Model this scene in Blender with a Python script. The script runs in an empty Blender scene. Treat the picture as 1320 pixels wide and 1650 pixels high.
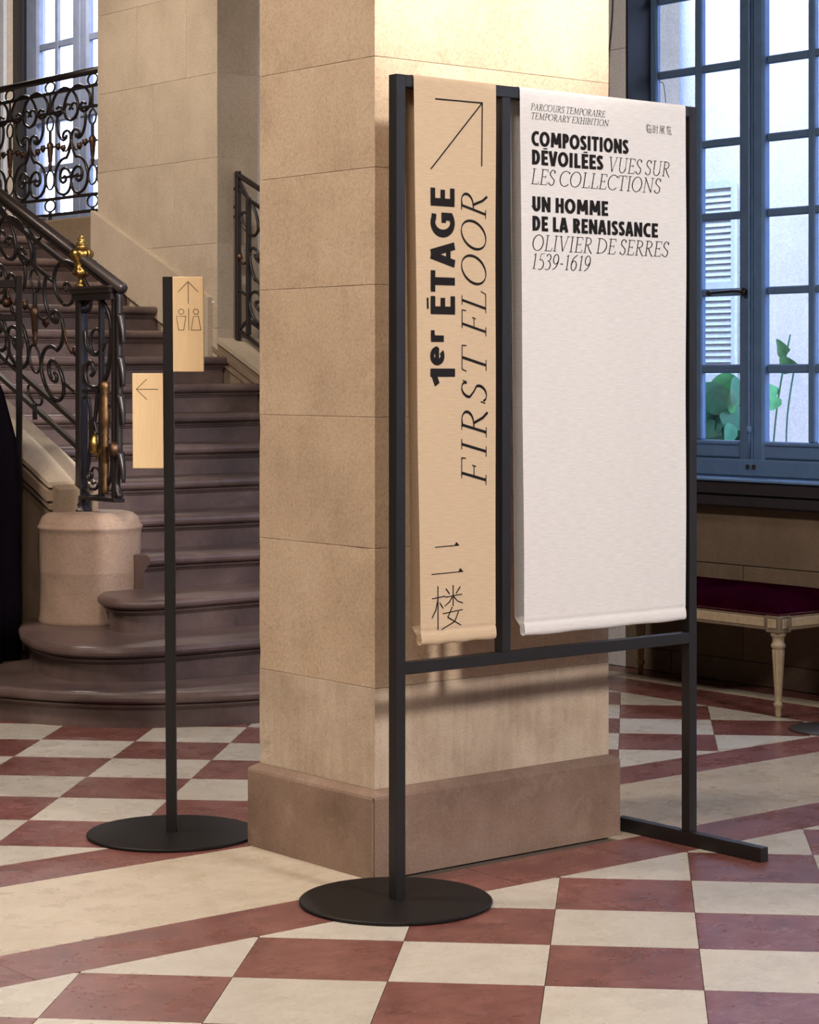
import bpy, bmesh, math, random
from mathutils import Vector, Matrix
random.seed(7)
R = math.radians
# ------------------------------------------------------------------ camera, world, lights, exposure
A = 0.8859                                   # heading of the camera from +X
cam_d = bpy.data.cameras.new('camera')
cam = bpy.data.objects.new('camera', cam_d)
bpy.context.collection.objects.link(cam)
cam.location = (0, 0, 1.5)
cam.rotation_euler = (R(90), 0, A - R(90))
cam_d.sensor_fit = 'HORIZONTAL'
cam_d.sensor_width = 36
cam_d.lens = 3528.5 / 1320 * 36
cam_d.shift_y = -(825 - 605.5) / 1320
cam_d.clip_end = 200
scene = bpy.context.scene
scene.camera = cam
scene.view_settings.view_transform = 'Standard'
scene.view_settings.look = 'None'
scene.view_settings.gamma = 1
scene.view_settings.exposure = 0.0
scene.view_settings.use_curve_mapping = False
scene.cycles.sample_clamp_indirect = 2.0
scene.cycles.sample_clamp_direct = 14.0
scene.cycles.caustics_reflective = False
scene.cycles.caustics_refractive = False
scene.cycles.blur_glossy = 1.0

world = bpy.data.worlds.new('world'); scene.world = world
world.use_nodes = True
bg = world.node_tree.nodes['Background']
bg.inputs[0].default_value = (0.62, 0.73, 1.0, 1)
bg.inputs[1].default_value = 20

def light(name, kind, loc, target, energy, color, **kw):
    d = bpy.data.lights.new(name, kind)
    d.energy = energy; d.color = color
    for k, v in kw.items():
        if k == 'portal': d.cycles.is_portal = True
        else: setattr(d, k, v)
    o = bpy.data.objects.new(name, d)
    bpy.context.collection.objects.link(o)
    o.location = loc
    dr = Vector(target) - Vector(loc)
    o.rotation_euler = dr.to_track_quat('-Z', 'Y').to_euler()
    return o
WARM = (1.0, 0.86, 0.72)
# spotlight high in the hall behind the viewer, throws the sign's shadow on the pillar
light('hall_spot', 'SPOT', (4.35, -3.0, 5.3), (4.65, 5.1, 1.9), 2550, (1.0, 0.90, 0.81), spot_size=R(48), spot_blend=1.0, shadow_soft_size=0.50)
light('pillar_spot', 'SPOT', (4.45, -1.0, 5.4), (4.55, 5.1, 3.42), 4300, (1.0, 0.91, 0.82), spot_size=R(20.5), spot_blend=0.55, shadow_soft_size=0.06)
# added warm fill lights under the ceiling, for the hall's ambient light
light('hall_fill', 'AREA', (0.5, 2.5, 5.6), (0.5, 2.5, 0), 295, WARM, shape='DISK', size=1.6)
light('side_fill', 'AREA', (1.0, 7.5, 5.6), (2.4, 7.5, 0), 250, WARM, shape='DISK', size=1.2)  # added fill for the left-facing sides
light('stair_spot', 'SPOT', (3.2, 5.6, 5.4), (5.35, 9.0, 0.55), 260, (1.0, 0.72, 0.58), spot_size=R(16), spot_blend=0.8, shadow_soft_size=0.08)
light('landing_fill', 'AREA', (8.7, 15.6, 6.0), (8.9, 15.6, 0), 170, (1, 0.93, 0.86), shape='DISK', size=0.6)  # added fill, lifts the far window's frame and jamb
light('stair_fill', 'SPOT', (4.4, 11.3, 5.6), (7.5, 11.9, 3.0), 640, (1.0, 0.84, 0.68), spot_size=R(50), spot_blend=0.9, shadow_soft_size=0.25)  # added fill aimed at the stair side of the pier
light('daylight_portal', 'AREA', (8.45, 0.2, 2.8), (0, 0.2, 2.8), 1, (1, 1, 1), shape='RECTANGLE', size=3.6, size_y=3.6, portal=True)
# daylight portals (sampling guides for the sky) in the two window openings
light('daylight_portal', 'AREA', (8.45, 6.2, 2.6), (0, 6.2, 2.6), 1, (1, 1, 1), shape='RECTANGLE', size=3.6, size_y=3.3, portal=True)
light('daylight_portal', 'AREA', (10.3, 17.0, 4.2), (0, 17.0, 4.2), 1, (1, 1, 1), shape='RECTANGLE', size=2.0, size_y=3.2, portal=True)

# ------------------------------------------------------------------ materials
def new_mat(name, rough=0.6, spec=0.5, metal=0.0):
    m = bpy.data.materials.new(name); m.use_nodes = True
    nt = m.node_tree; b = nt.nodes['Principled BSDF']
    b.inputs['Roughness'].default_value = rough
    b.inputs['Metallic'].default_value = metal
    b.inputs['Specular IOR Level'].default_value = spec
    return m, nt, b
def N(nt, t, **kw):
    n = nt.nodes.new(t)
    for k, v in kw.items():
        if k.startswith('i_'):
            key = k[2:]
            n.inputs[int(key) if key.isdigit() else key.replace('_', ' ')].default_value = v
        else: setattr(n, k, v)
    return n
def ramp(nt, fac, stops):
    r = nt.nodes.new('ShaderNodeValToRGB')
    el = r.color_ramp.elements
    el[0].position, el[0].color = stops[0][0], (*stops[0][1], 1)
    el[1].position, el[1].color = stops[-1][0], (*stops[-1][1], 1)
    for p, c in stops[1:-1]:
        e = el.new(p); e.color = (*c, 1)
    nt.links.new(fac, r.inputs[0]); return r.outputs[0]
def coords(nt, jitter=True):
    g = N(nt, 'ShaderNodeNewGeometry')
    if not jitter: return g.outputs['Position']
    oi = N(nt, 'ShaderNodeObjectInfo')
    mu = N(nt, 'ShaderNodeMath', operation='MULTIPLY', i_1=37.0); nt.links.new(oi.outputs['Random'], mu.inputs[0])
    ad = N(nt, 'ShaderNodeVectorMath', operation='ADD')
    nt.links.new(g.outputs['Position'], ad.inputs[0]); nt.links.new(mu.outputs[0], ad.inputs[1])
    return ad.outputs[0]
def mix(nt, fac, a, b, mode='MIX'):
    m = N(nt, 'ShaderNodeMix', data_type='RGBA', blend_type=mode)
    for sock, v in ((m.inputs[0], fac), (m.inputs[6], a), (m.inputs[7], b)):
        if hasattr(v, 'links'): nt.links.new(v, sock)
        elif isinstance(v, tuple): sock.default_value = (*v, 1)
        else: sock.default_value = v
    return m.outputs[2]
def noise(nt, vec, scale, detail=6, rough=0.6, dist=0.0):
    n = N(nt, 'ShaderNodeTexNoise'); n.inputs['Scale'].default_value = scale
    n.inputs['Detail'].default_value = detail; n.inputs['Roughness'].default_value = rough
    n.inputs['Distortion'].default_value = dist
    nt.links.new(vec, n.inputs['Vector']); return n.outputs[0]
def bump(nt, b, h, strength=0.3, dist=0.01):
    bn = N(nt, 'ShaderNodeBump'); bn.inputs['Strength'].default_value = strength; bn.inputs['Distance'].default_value = dist
    nt.links.new(h, bn.inputs['Height']); nt.links.new(bn.outputs[0], b.inputs['Normal'])

def stone_mat(name, base, dark, light_, scale=1.0, rough=0.8, stain=(0.3, 0.2, 0.15), stain_amt=0.35, spec=0.3, bmp=0.25, streak=0.18):
    m, nt, b = new_mat(name, rough, spec)
    v = coords(nt)
    c1 = ramp(nt, noise(nt, v, 2.2 * scale, 8, 0.62), [(0.30, dark), (0.52, base), (0.75, light_)])
    sp = ramp(nt, noise(nt, v, 90 * scale, 4, 0.7), [(0.35, (0.80, 0.78, 0.76)), (0.6, (1.0, 1.0, 1.0))])
    c2 = mix(nt, 0.8, c1, sp, 'MULTIPLY')
    st = ramp(nt, noise(nt, v, 5.5 * scale, 10, 0.72, 0.6), [(0.55, (0, 0, 0)), (0.72, (stain_amt,) * 3)])
    c3 = mix(nt, st, c2, stain)
    mp = N(nt, 'ShaderNodeMapping'); mp.inputs['Scale'].default_value = (13, 13, 1.1); nt.links.new(v, mp.inputs[0])
    sk = ramp(nt, noise(nt, mp.outputs[0], 1.6 * scale, 7, 0.65), [(0.38, (0.84, 0.82, 0.80)), (0.58, (1.0, 1.0, 1.0))])
    c3 = mix(nt, streak, c3, sk, 'MULTIPLY')
    pt = ramp(nt, noise(nt, v, 170 * scale, 3, 0.8), [(0.34, (0.62, 0.58, 0.54)), (0.44, (1.0, 1.0, 1.0)), (0.66, (1.0, 1.0, 1.0)), (0.74, (1.12, 1.11, 1.10))])
    c3 = mix(nt, 0.8, c3, pt, 'MULTIPLY')
    nt.links.new(c3, b.inputs['Base Color'])
    bump(nt, b, noise(nt, v, 60 * scale, 8, 0.7), bmp, 0.006)
    return m
M = {}
M['limestone'] = stone_mat('limestone', (0.56, 0.435, 0.315), (0.46, 0.35, 0.25), (0.63, 0.51, 0.39), stain=(0.27, 0.19, 0.13), stain_amt=0.35)
M['limestone_low'] = stone_mat('limestone_low', (0.56, 0.46, 0.36), (0.42, 0.33, 0.25), (0.70, 0.61, 0.50), scale=1.6, stain=(0.40, 0.28, 0.21), stain_amt=0.6, streak=0.6)  # stained, streaked lowest course; its paler tone also paints in the light there
M['plinth'] = stone_mat('plinth_stone', (0.27, 0.185, 0.142), (0.18, 0.12, 0.09), (0.34, 0.25, 0.20), scale=1.5, stain=(0.60, 0.48, 0.38), stain_amt=0.25)
M['mortar'] = stone_mat('mortar', (0.72, 0.62, 0.50), (0.60, 0.50, 0.40), (0.78, 0.68, 0.56), stain_amt=0.0)
M['pier_stone'] = stone_mat('pier_stone', (0.52, 0.44, 0.35), (0.44, 0.37, 0.29), (0.58, 0.50, 0.41), stain_amt=0.1)
M['step_stone'] = stone_mat('step_stone', (0.145, 0.100, 0.094), (0.075, 0.052, 0.052), (0.23, 0.165, 0.155), scale=1.3, rough=0.33, spec=0.6, stain=(0.045, 0.033, 0.03), stain_amt=0.6)
M['string_stone'] = stone_mat('stringer_stone', (0.27, 0.205, 0.15), (0.20, 0.15, 0.10), (0.34, 0.27, 0.21))
M['drum_stone'] = stone_mat('drum_stone', (0.42, 0.31, 0.25), (0.32, 0.23, 0.18), (0.52, 0.40, 0.33), rough=0.55, stain_amt=0.15)
M['wall_stone'] = stone_mat('wall_stone', (0.19, 0.14, 0.10), (0.15, 0.11, 0.078), (0.235, 0.18, 0.13), stain_amt=0.15)
M['plaster'] = stone_mat('plaster', (0.80, 0.82, 0.88), (0.74, 0.76, 0.82), (0.85, 0.87, 0.92), stain_amt=0.05, bmp=0.05)
M['hall_wall'] = stone_mat('hall_wall', (0.50, 0.42, 0.33), (0.45, 0.37, 0.29), (0.55, 0.47, 0.38), stain_amt=0.05, bmp=0.05)
M['facade'] = stone_mat('facade', (0.76, 0.74, 0.75), (0.66, 0.66, 0.68), (0.82, 0.80, 0.80), scale=0.6, stain=(0.5, 0.52, 0.55), stain_amt=0.4)

def marble(name, c_dark, c_base, c_light, vein, vein_amt, rough=0.27, coat=0.0):
    m, nt, b = new_mat(name, rough, 0.5)
    v = coords(nt)
    c = ramp(nt, noise(nt, v, 7, 10, 0.74, 0.3), [(0.28, c_dark), (0.5, c_base), (0.74, c_light)])
    mp = N(nt, 'ShaderNodeMapping'); mp.inputs['Rotation'].default_value = (0, 0, 0.8); mp.inputs['Scale'].default_value = (1, 3.5, 1)
    nt.links.new(v, mp.inputs[0])
    w = noise(nt, mp.outputs[0], 5.0, 9, 0.62, 0.5)
    vn = ramp(nt, w, [(0.478, (0, 0, 0)), (0.495, (vein_amt,) * 3), (0.512, (0, 0, 0))])
    c = mix(nt, vn, c, vein)
    gr = ramp(nt, noise(nt, v, 140, 3, 0.6), [(0.3, (0.86, 0.85, 0.84)), (0.6, (1, 1, 1))])
    c = mix(nt, 0.7, c, gr, 'MULTIPLY')
    oi = N(nt, 'ShaderNodeObjectInfo')
    vr = ramp(nt, oi.outputs['Random'], [(0.0, (0.86, 0.85, 0.84)), (1.0, (1.05, 1.05, 1.05))])
    c = mix(nt, 1.0, c, vr, 'MULTIPLY')
    nt.links.new(c, b.inputs['Base Color'])
    rr = ramp(nt, noise(nt, v, 9, 3, 0.5), [(0.3, (rough * 0.85,) * 3), (0.7, (rough * 1.3,) * 3)])
    nt.links.new(rr, b.inputs['Roughness'])
    bump(nt, b, noise(nt, v, 30, 1, 0.5), 0.02, 0.001)
    return m
M['red_marble'] = marble('red_marble', (0.125, 0.045, 0.040), (0.215, 0.080, 0.070), (0.30, 0.130, 0.112), (0.06, 0.03, 0.03), 0.6)
M['dark_red_marble'] = marble('dark_red_marble', (0.10, 0.035, 0.035), (0.185, 0.062, 0.056), (0.28, 0.13, 0.12), (0.40, 0.28, 0.27), 0.45)
M['white_marble'] = marble('white_marble', (0.54, 0.50, 0.44), (0.62, 0.585, 0.525), (0.68, 0.645, 0.585), (0.44, 0.40, 0.35), 0.40)
M['slab_marble'] = marble('slab_marble', (0.51, 0.435, 0.34), (0.585, 0.51, 0.41), (0.65, 0.58, 0.48), (0.44, 0.35, 0.25), 0.5)
M['grout'] = new_mat('grout', 0.9)[0]; M['grout'].node_tree.nodes['Principled BSDF'].inputs[0].default_value = (0.10, 0.075, 0.06, 1)

def plain(name, col, rough=0.5, metal=0.0, spec=0.5, var=0.12, nscale=30, bmp=0.0, sheen=0.0):
    m, nt, b = new_mat(name, rough, spec, metal)
    v = coords(nt)
    lo = tuple(c * (1 - var) for c in col); hi = tuple(min(1, c * (1 + var)) for c in col)
    nt.links.new(ramp(nt, noise(nt, v, nscale, 5), [(0.3, lo), (0.7, hi)]), b.inputs['Base Color'])
    if bmp: bump(nt, b, noise(nt, v, nscale * 3, 6), bmp, 0.003)
    return m
M['black_metal'] = plain('black_powder_metal', (0.014, 0.013, 0.014), 0.42, 0, 0.45, nscale=400, bmp=0.05)
M['disc_metal'] = plain('black_disc_metal', (0.008, 0.0065, 0.0065), 0.55, 0, 0.25, nscale=300, bmp=0.04)
M['iron'] = plain('wrought_iron', (0.022, 0.018, 0.020), 0.32, 0.3, 0.6, nscale=60, bmp=0.2)
M['rail_iron'] = plain('handrail_iron', (0.035, 0.025, 0.024), 0.35, 0.2, 0.6, nscale=40, bmp=0.1)
M['brass'] = plain('gilded_brass', (0.50, 0.33, 0.11), 0.33, 1.0, 0.5, var=0.35, nscale=50, bmp=0.3)
M['brass_dark'] = plain('darker_brass', (0.17, 0.10, 0.05), 0.45, 0.9, 0.5, var=0.4, nscale=50, bmp=0.3)  # darker brass tone for the newel baluster
M['dull_brass'] = plain('dull_brass', (0.10, 0.055, 0.035), 0.42, 0.8, 0.5, var=0.4, nscale=50, bmp=0.3)
M['frame_paint'] = plain('hazy_blue_frame_paint', (0.105, 0.19, 0.35), 0.4, 0, 0.5, nscale=12, bmp=0.05)  # bluish daylight haze on the frames is put into this colour
M['frame_paint_hazed'] = plain('hazed_frame_paint', (0.26, 0.30, 0.42), 0.4, 0, 0.5, nscale=12)  # lighter copy for the far window, with the daylight bloom painted in
M['shutter_dark'] = plain('dark_folded_shutter', (0.008, 0.008, 0.012), 0.5, 0, 0.3)
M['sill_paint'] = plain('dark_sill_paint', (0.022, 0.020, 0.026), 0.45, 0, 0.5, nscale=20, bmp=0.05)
M['bench_paint'] = plain('grey_cream_paint', (0.40, 0.32, 0.215), 0.5, 0, 0.4, var=0.15, nscale=40, bmp=0.1)
M['bench_paint_edge'] = plain('grey_moulding_paint', (0.20, 0.155, 0.11), 0.5, 0, 0.4, var=0.15, nscale=40)
M['nail'] = plain('nail_brass', (0.16, 0.06, 0.05), 0.35, 0.8, 0.5)
M['chrome'] = plain('chrome', (0.6, 0.6, 0.6), 0.15, 1.0, 0.5, var=0.02)
M['disc_grey'] = plain('grey_disc_metal', (0.075, 0.07, 0.068), 0.35, 0.3, 0.5)
M['black_cloth'] = plain('black_cloth', (0.006, 0.004, 0.008), 0.9, 0, 0.1)
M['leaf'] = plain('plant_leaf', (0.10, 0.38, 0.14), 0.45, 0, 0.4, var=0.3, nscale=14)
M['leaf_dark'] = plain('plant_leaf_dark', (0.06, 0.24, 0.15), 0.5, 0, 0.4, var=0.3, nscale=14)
M['terracotta'] = plain('terracotta', (0.30, 0.14, 0.08), 0.8, 0, 0.2)
M['shutter'] = plain('shutter_paint', (0.55, 0.62, 0.68), 0.6, 0, 0.3)
M['pipe'] = plain('zinc_pipe', (0.22, 0.29, 0.38), 0.5, 0.2, 0.4)
M['ink'] = plain('print_ink', (0.010, 0.008, 0.009), 0.7, 0, 0.2, var=0.05)
M['sign_ink'] = plain('engraved_line', (0.075, 0.035, 0.018), 0.6, 0, 0.3, var=0.05)
M['cable'] = plain('cable', (0.05, 0.05, 0.055), 0.6)
M['hook'] = plain('white_tag', (0.8, 0.8, 0.78), 0.5, 0, 0.4, var=0.02)

def velvet():
    m, nt, b = new_mat('burgundy_velvet', 1.0, 0.0)
    v = coords(nt)
    nt.links.new(ramp(nt, noise(nt, v, 6, 5), [(0.3, (0.010, 0.0006, 0.0035)), (0.7, (0.021, 0.001, 0.007))]), b.inputs['Base Color'])
    b.inputs['Sheen Weight'].default_value = 0.0; b.inputs['Sheen Tint'].default_value = (0.5, 0.05, 0.2, 1)
    bump(nt, b, noise(nt, v, 200, 3), 0.2, 0.002)
    return m
M['velvet'] = velvet()
def cloth(name, col):
    m, nt, b = new_mat(name, 0.85, 0.15)
    g = N(nt, 'ShaderNodeTexCoord').outputs['Object']
    mp = N(nt, 'ShaderNodeMapping'); mp.inputs['Scale'].default_value = (25, 1, 260); nt.links.new(g, mp.inputs[0])
    w = noise(nt, mp.outputs[0], 1.0, 5, 0.6)
    lo = tuple(c * 0.90 for c in col); hi = tuple(min(1, c * 1.06) for c in col)
    nt.links.new(ramp(nt, w, [(0.3, lo), (0.7, hi)]), b.inputs['Base Color'])
    bump(nt, b, w, 0.12, 0.002)
    return m
M['beige_cloth'] = cloth('beige_cloth', (0.60, 0.465, 0.33))
M['white_cloth'] = cloth('white_cloth', (0.73, 0.725, 0.745))
def wood_mat():
    m, nt, b = new_mat('pale_wood', 0.55, 0.3)
    g = N(nt, 'ShaderNodeTexCoord').outputs['Object']
    mp = N(nt, 'ShaderNodeMapping'); mp.inputs['Scale'].default_value = (420, 420, 9); nt.links.new(g, mp.inputs[0])
    w = noise(nt, mp.outputs[0], 1.0, 3, 0.5, 0.1)
    nt.links.new(ramp(nt, w, [(0.3, (0.90, 0.66, 0.38)), (0.7, (0.98, 0.76, 0.47))]), b.inputs['Base Color'])
    bump(nt, b, w, 0.1, 0.001)
    return m
M['wood'] = wood_mat()
def glass_mat():
    m = bpy.data.materials.new('window_glass'); m.use_nodes = True
    nt = m.node_tree; nt.nodes.clear()
    out = N(nt, 'ShaderNodeOutputMaterial'); t = N(nt, 'ShaderNodeBsdfTransparent'); g = N(nt, 'ShaderNodeBsdfGlossy')
    t.inputs[0].default_value = (0.90, 0.95, 1.0, 1); g.inputs['Roughness'].default_value = 0.05
    mx = N(nt, 'ShaderNodeMixShader'); mx.inputs[0].default_value = 0.06
    nt.links.new(t.outputs[0], mx.inputs[1]); nt.links.new(g.outputs[0], mx.inputs[2]); nt.links.new(mx.outputs[0], out.inputs[0])
    return m
M['glass'] = glass_mat()

# ------------------------------------------------------------------ helpers
COL = bpy.context.collection
def link(name, me, mat, parent=None, smooth=False):
    o = bpy.data.objects.new(name, me); COL.objects.link(o)
    if mat is not None and not me.materials: me.materials.append(mat)
    if smooth:
        for p in me.polygons: p.use_smooth = True
    if parent is not None: o.parent = parent
    return o
def empty(name, label=None, cat=None, loc=(0, 0, 0), rz=0, group=None, kind=None):
    o = bpy.data.objects.new(name, None); COL.objects.link(o); o.location = loc; o.rotation_euler = (0, 0, rz)
    tag(o, label, cat, group, kind); return o
def tag(o, label=None, cat=None, group=None, kind=None):
    if label: o['label'] = label
    if cat: o['category'] = cat
    if group: o['group'] = group
    if kind: o['kind'] = kind
    return o
def mesh(name, verts, faces):
    me = bpy.data.meshes.new(name); me.from_pydata(verts, [], faces); me.update(); return me
def box_bm(bm, a, b):
    (x0, y0, z0), (x1, y1, z1) = a, b
    vs = [bm.verts.new(p) for p in ((x0, y0, z0), (x1, y0, z0), (x1, y1, z0), (x0, y1, z0), (x0, y0, z1), (x1, y0, z1), (x1, y1, z1), (x0, y1, z1))]
    for f in ((0, 3, 2, 1), (4, 5, 6, 7), (0, 1, 5, 4), (1, 2, 6, 5), (2, 3, 7, 6), (3, 0, 4, 7)):
        bm.faces.new([vs[i] for i in f])
def box(name, a, b, mat, parent=None, bev=0.0, seg=1):
    bm = bmesh.new(); box_bm(bm, a, b)
    if bev: bmesh.ops.bevel(bm, geom=bm.edges[:], offset=bev, segments=seg, affect='EDGES', profile=0.6)
    me = bpy.data.meshes.new(name); bm.to_mesh(me); bm.free()
    return link(name, me, mat, parent)
def boxes(name, lst, mat, parent=None):
    bm = bmesh.new()
    for a, b in lst: box_bm(bm, a, b)
    me = bpy.data.meshes.new(name); bm.to_mesh(me); bm.free()
    return link(name, me, mat, parent)
def prism(name, poly, z0, z1, mat, parent=None):
    n = len(poly)
    vs = [(p[0], p[1], z0) for p in poly] + [(p[0], p[1], z1) for p in poly]
    fs = [tuple(range(n))[::-1], tuple(range(n, 2 * n))] + [(i, (i + 1) % n, n + (i + 1) % n, n + i) for i in range(n)]
    me = mesh(name, vs, fs); bm = bmesh.new(); bm.from_mesh(me); bmesh.ops.recalc_face_normals(bm, faces=bm.faces); bm.to_mesh(me); bm.free()
    return link(name, me, mat, parent)
def lathe(name, prof, c, mat, parent=None, seg=32, smooth=True, squash=None, axis=None):
    vs, fs = [], []
    for (r, z) in prof:
        for k in range(seg):
            t = 2 * math.pi * k / seg
            rr = r * (1 + (squash(t, z) if squash else 0))
            vs.append((rr * math.cos(t), rr * math.sin(t), z))
    n = len(prof)
    for i in range(n - 1):
        for k in range(seg):
            k2 = (k + 1) % seg
            fs.append((i * seg + k, i * seg + k2, (i + 1) * seg + k2, (i + 1) * seg + k))
    fs.append(tuple(range(seg))[::-1]); fs.append(tuple((n - 1) * seg + k for k in range(seg)))
    if axis is not None:
        q = Vector((0, 0, 1)).rotation_difference(Vector(axis)).to_matrix()
        vs = [tuple(q @ Vector(v)) for v in vs]
    vs = [(v[0] + c[0], v[1] + c[1], v[2] + c[2]) for v in vs]
    return link(name, mesh(name, vs, fs), mat, parent, smooth)
def catmull(pts, n=6, closed=False):
    P = [Vector(p) for p in pts]; out = []
    m = len(P)
    for i in range(m if closed else m - 1):
        if closed: a, b, c, d = P[(i - 1) % m], P[i], P[(i + 1) % m], P[(i + 2) % m]
        else: a, b, c, d = P[max(i - 1, 0)], P[i], P[i + 1], P[min(i + 2, m - 1)]
        for k in range(n):
            t = k / n
            out.append(0.5 * ((2 * b) + (c - a) * t + (2 * a - 5 * b + 4 * c - d) * t * t + (3 * b - a - 3 * c + d) * t ** 3))
    if not closed: out.append(P[-1])
    return out
def tube(name, pts, w, d, mat, parent=None, normal=None, seg=8, closed=False, taper=None, cap=True, square=False):
    """sweep an ellipse (w across in the curve's plane, d along the normal)"""
    P = [Vector(p) for p in pts]; m = len(P); vs, fs = [], []
    nrm = Vector(normal).normalized() if normal else None
    for i, p in enumerate(P):
        if closed: t = P[(i + 1) % m] - P[(i - 1) % m]
        else: t = P[min(i + 1, m - 1)] - P[max(i - 1, 0)]
        t.normalize()
        n = nrm if nrm else (Vector((0, 0, 1)) if abs(t.z) < 0.95 else Vector((1, 0, 0)))
        s = t.cross(n).normalized(); n2 = s.cross(t).normalized()
        k = taper(i / (m - 1)) if taper else 1
        for j in range(seg):
            a = 2 * math.pi * (j + (0.5 if square else 0)) / seg
            q = 1.414 if square and seg == 4 else 1
            vs.append(tuple(p + s * (w * 0.5 * k * q * math.cos(a)) + n2 * (d * 0.5 * k * q * math.sin(a))))
    for i in range(m if closed else m - 1):
        for j in range(seg):
            a, b = i * seg + j, i * seg + (j + 1) % seg
            i2 = (i + 1) % m
            fs.append((a, b, i2 * seg + (j + 1) % seg, i2 * seg + j))
    if not closed and cap:
        fs.append(tuple(range(seg))[::-1]); fs.append(tuple((m - 1) * seg + j for j in range(seg)))
    return link(name, mesh(name, vs, fs), mat, parent, smooth=not square)
def clip(poly, f):
    """keep the side where f(p) >= 0"""
    out = []
    for i in range(len(poly)):
        a, b = poly[i], poly[(i + 1) % len(poly)]
        fa, fb = f(a), f(b)
        if fa >= 0: out.append(a)
        if (fa >= 0) != (fb >= 0):
            t = fa / (fa - fb); out.append((a[0] + (b[0] - a[0]) * t, a[1] + (b[1] - a[1]) * t))
    return out
def area(p): return abs(sum(p[i][0] * p[(i + 1) % len(p)][1] - p[(i + 1) % len(p)][0] * p[i][1] for i in range(len(p)))) / 2
SA, CA = math.sin(A), math.cos(A)
def to_cam(u, v): return (u * SA - v * CA, u * CA + v * SA)          # sideways, depth from the viewpoint

# ------------------------------------------------------------------ room shell
def struct(o): o['kind'] = 'structure'; return o
floor = struct(empty('floor'))
box('floor_bed', (-5, -9, -0.3), (10.4, 20.4, -0.006), M['grout'], floor)
# diagonal squares: clipped against the bands
S0 = 0.3891; ISQ = 2 ** -0.5
T0 = (4.490, 4.786)
def grid_pt(i, j): return (T0[0] + S0 * (i * ISQ + j * ISQ), T0[1] + S0 * (-i * ISQ + j * ISQ))
shared = {}
def add_tile(poly, matname, nm='marble_tile'):
    if area(poly) < 0.0015: return
    cx = sum(p[0] for p in poly) / len(poly); cy = sum(p[1] for p in poly) / len(poly)
    X, Y = to_cam(cx, cy)
    if Y < 3.6 or Y > 14.5 or abs(X) > 0.1874 * Y + 2.0: return None
    g = 0.0010
    pl = []
    for p in poly:
        d = math.hypot(p[0] - cx, p[1] - cy)
        k = max(0, 1 - 1.4 * g / d); pl.append((cx + (p[0] - cx) * k, cy + (p[1] - cy) * k))
    key = (matname, tuple((round(p[0] - cx, 3), round(p[1] - cy, 3)) for p in pl))
    dz = random.uniform(-0.0005, 0.0)
    if key in shared:
        o = bpy.data.objects.new(nm, shared[key]); COL.objects.link(o); o.parent = floor
    else:
        o = prism(nm, [(p[0] - cx, p[1] - cy) for p in pl], -0.012, 0, M[matname], floor); shared[key] = o.data
    o.location = (cx, cy, dz)
    return o
front_f = [lambda p: 4.795 - p[1]]
back_f = [lambda p: p[1] - 5.985, lambda p: 7.35 - p[0]]
for i in range(-12, 12):
    for j in range(-12, 10):
        poly = [grid_pt(i, j), grid_pt(i + 1, j), grid_pt(i + 1, j + 1), grid_pt(i, j + 1)]
        for f in front_f:
            if poly: poly = clip(poly, f)
        if len(poly) >= 3:
            odd = (i + j) % 2
            add_tile(poly, ('dark_red_marble' if (i >= 1 and random.random() < 0.6) else 'red_marble') if odd else 'white_marble')
for n in range(-5, 14):
    for k in range(-6, 12):
        gi = lambda a: -4.66 + 1.016 * a
        gj = lambda a: 3.78 + 1.03 * a
        poly = [grid_pt(gi(n), gj(k)), grid_pt(gi(n + 1), gj(k)), grid_pt(gi(n + 1), gj(k + 1)), grid_pt(gi(n), gj(k + 1))]
        for f in back_f:
            if poly: poly = clip(poly, f)
        if len(poly) >= 3:
            add_tile(poly, ('red_marble' if random.random() < 0.75 else 'dark_red_marble') if (n + k) % 2 else 'white_marble')
# straight bands running to the pillar, in long slabs
def band(v0, v1, cuts, mat, nm):
    for a, b in zip(cuts[:-1], cuts[1:]):
        o = prism(nm, [(a + .0012, v0 + .0008), (b - .0012, v0 + .0008), (b - .0012, v1 - .0008), (a + .0012, v1 - .0008)], -0.012, 0, M[mat], floor)
        o.location.z = random.uniform(-0.0004, 0)
band(4.795, 5.055, [0.6, 1.7, 2.72, 4.35, 4.85, 6.4, 8.0], 'red_marble', 'marble_slab')
band(5.055, 5.735, [0.6, 2.2, 4.05], 'slab_marble', 'marble_slab')
band(5.055, 5.735, [5.0, 6.9, 8.0], 'slab_marble', 'marble_slab')
band(5.735, 5.985, [0.6, 1.9, 3.3, 4.6, 6.2, 8.0], 'red_marble', 'marble_slab')
for (u0, u1, mt) in ((7.35, 7.70, 'dark_red_marble'), (7.70, 7.84, 'slab_marble'), (7.84, 8.0, 'dark_red_marble')):
    for a, b in ((5.985, 6.9), (6.9, 8.1), (8.1, 9.4)):
        prism('marble_slab', [(u0 + .001, a + .001), (u1 - .001, a + .001), (u1 - .001, b - .001), (u0 + .001, b - .001)], -0.012, 0, M[mt], floor)

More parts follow.
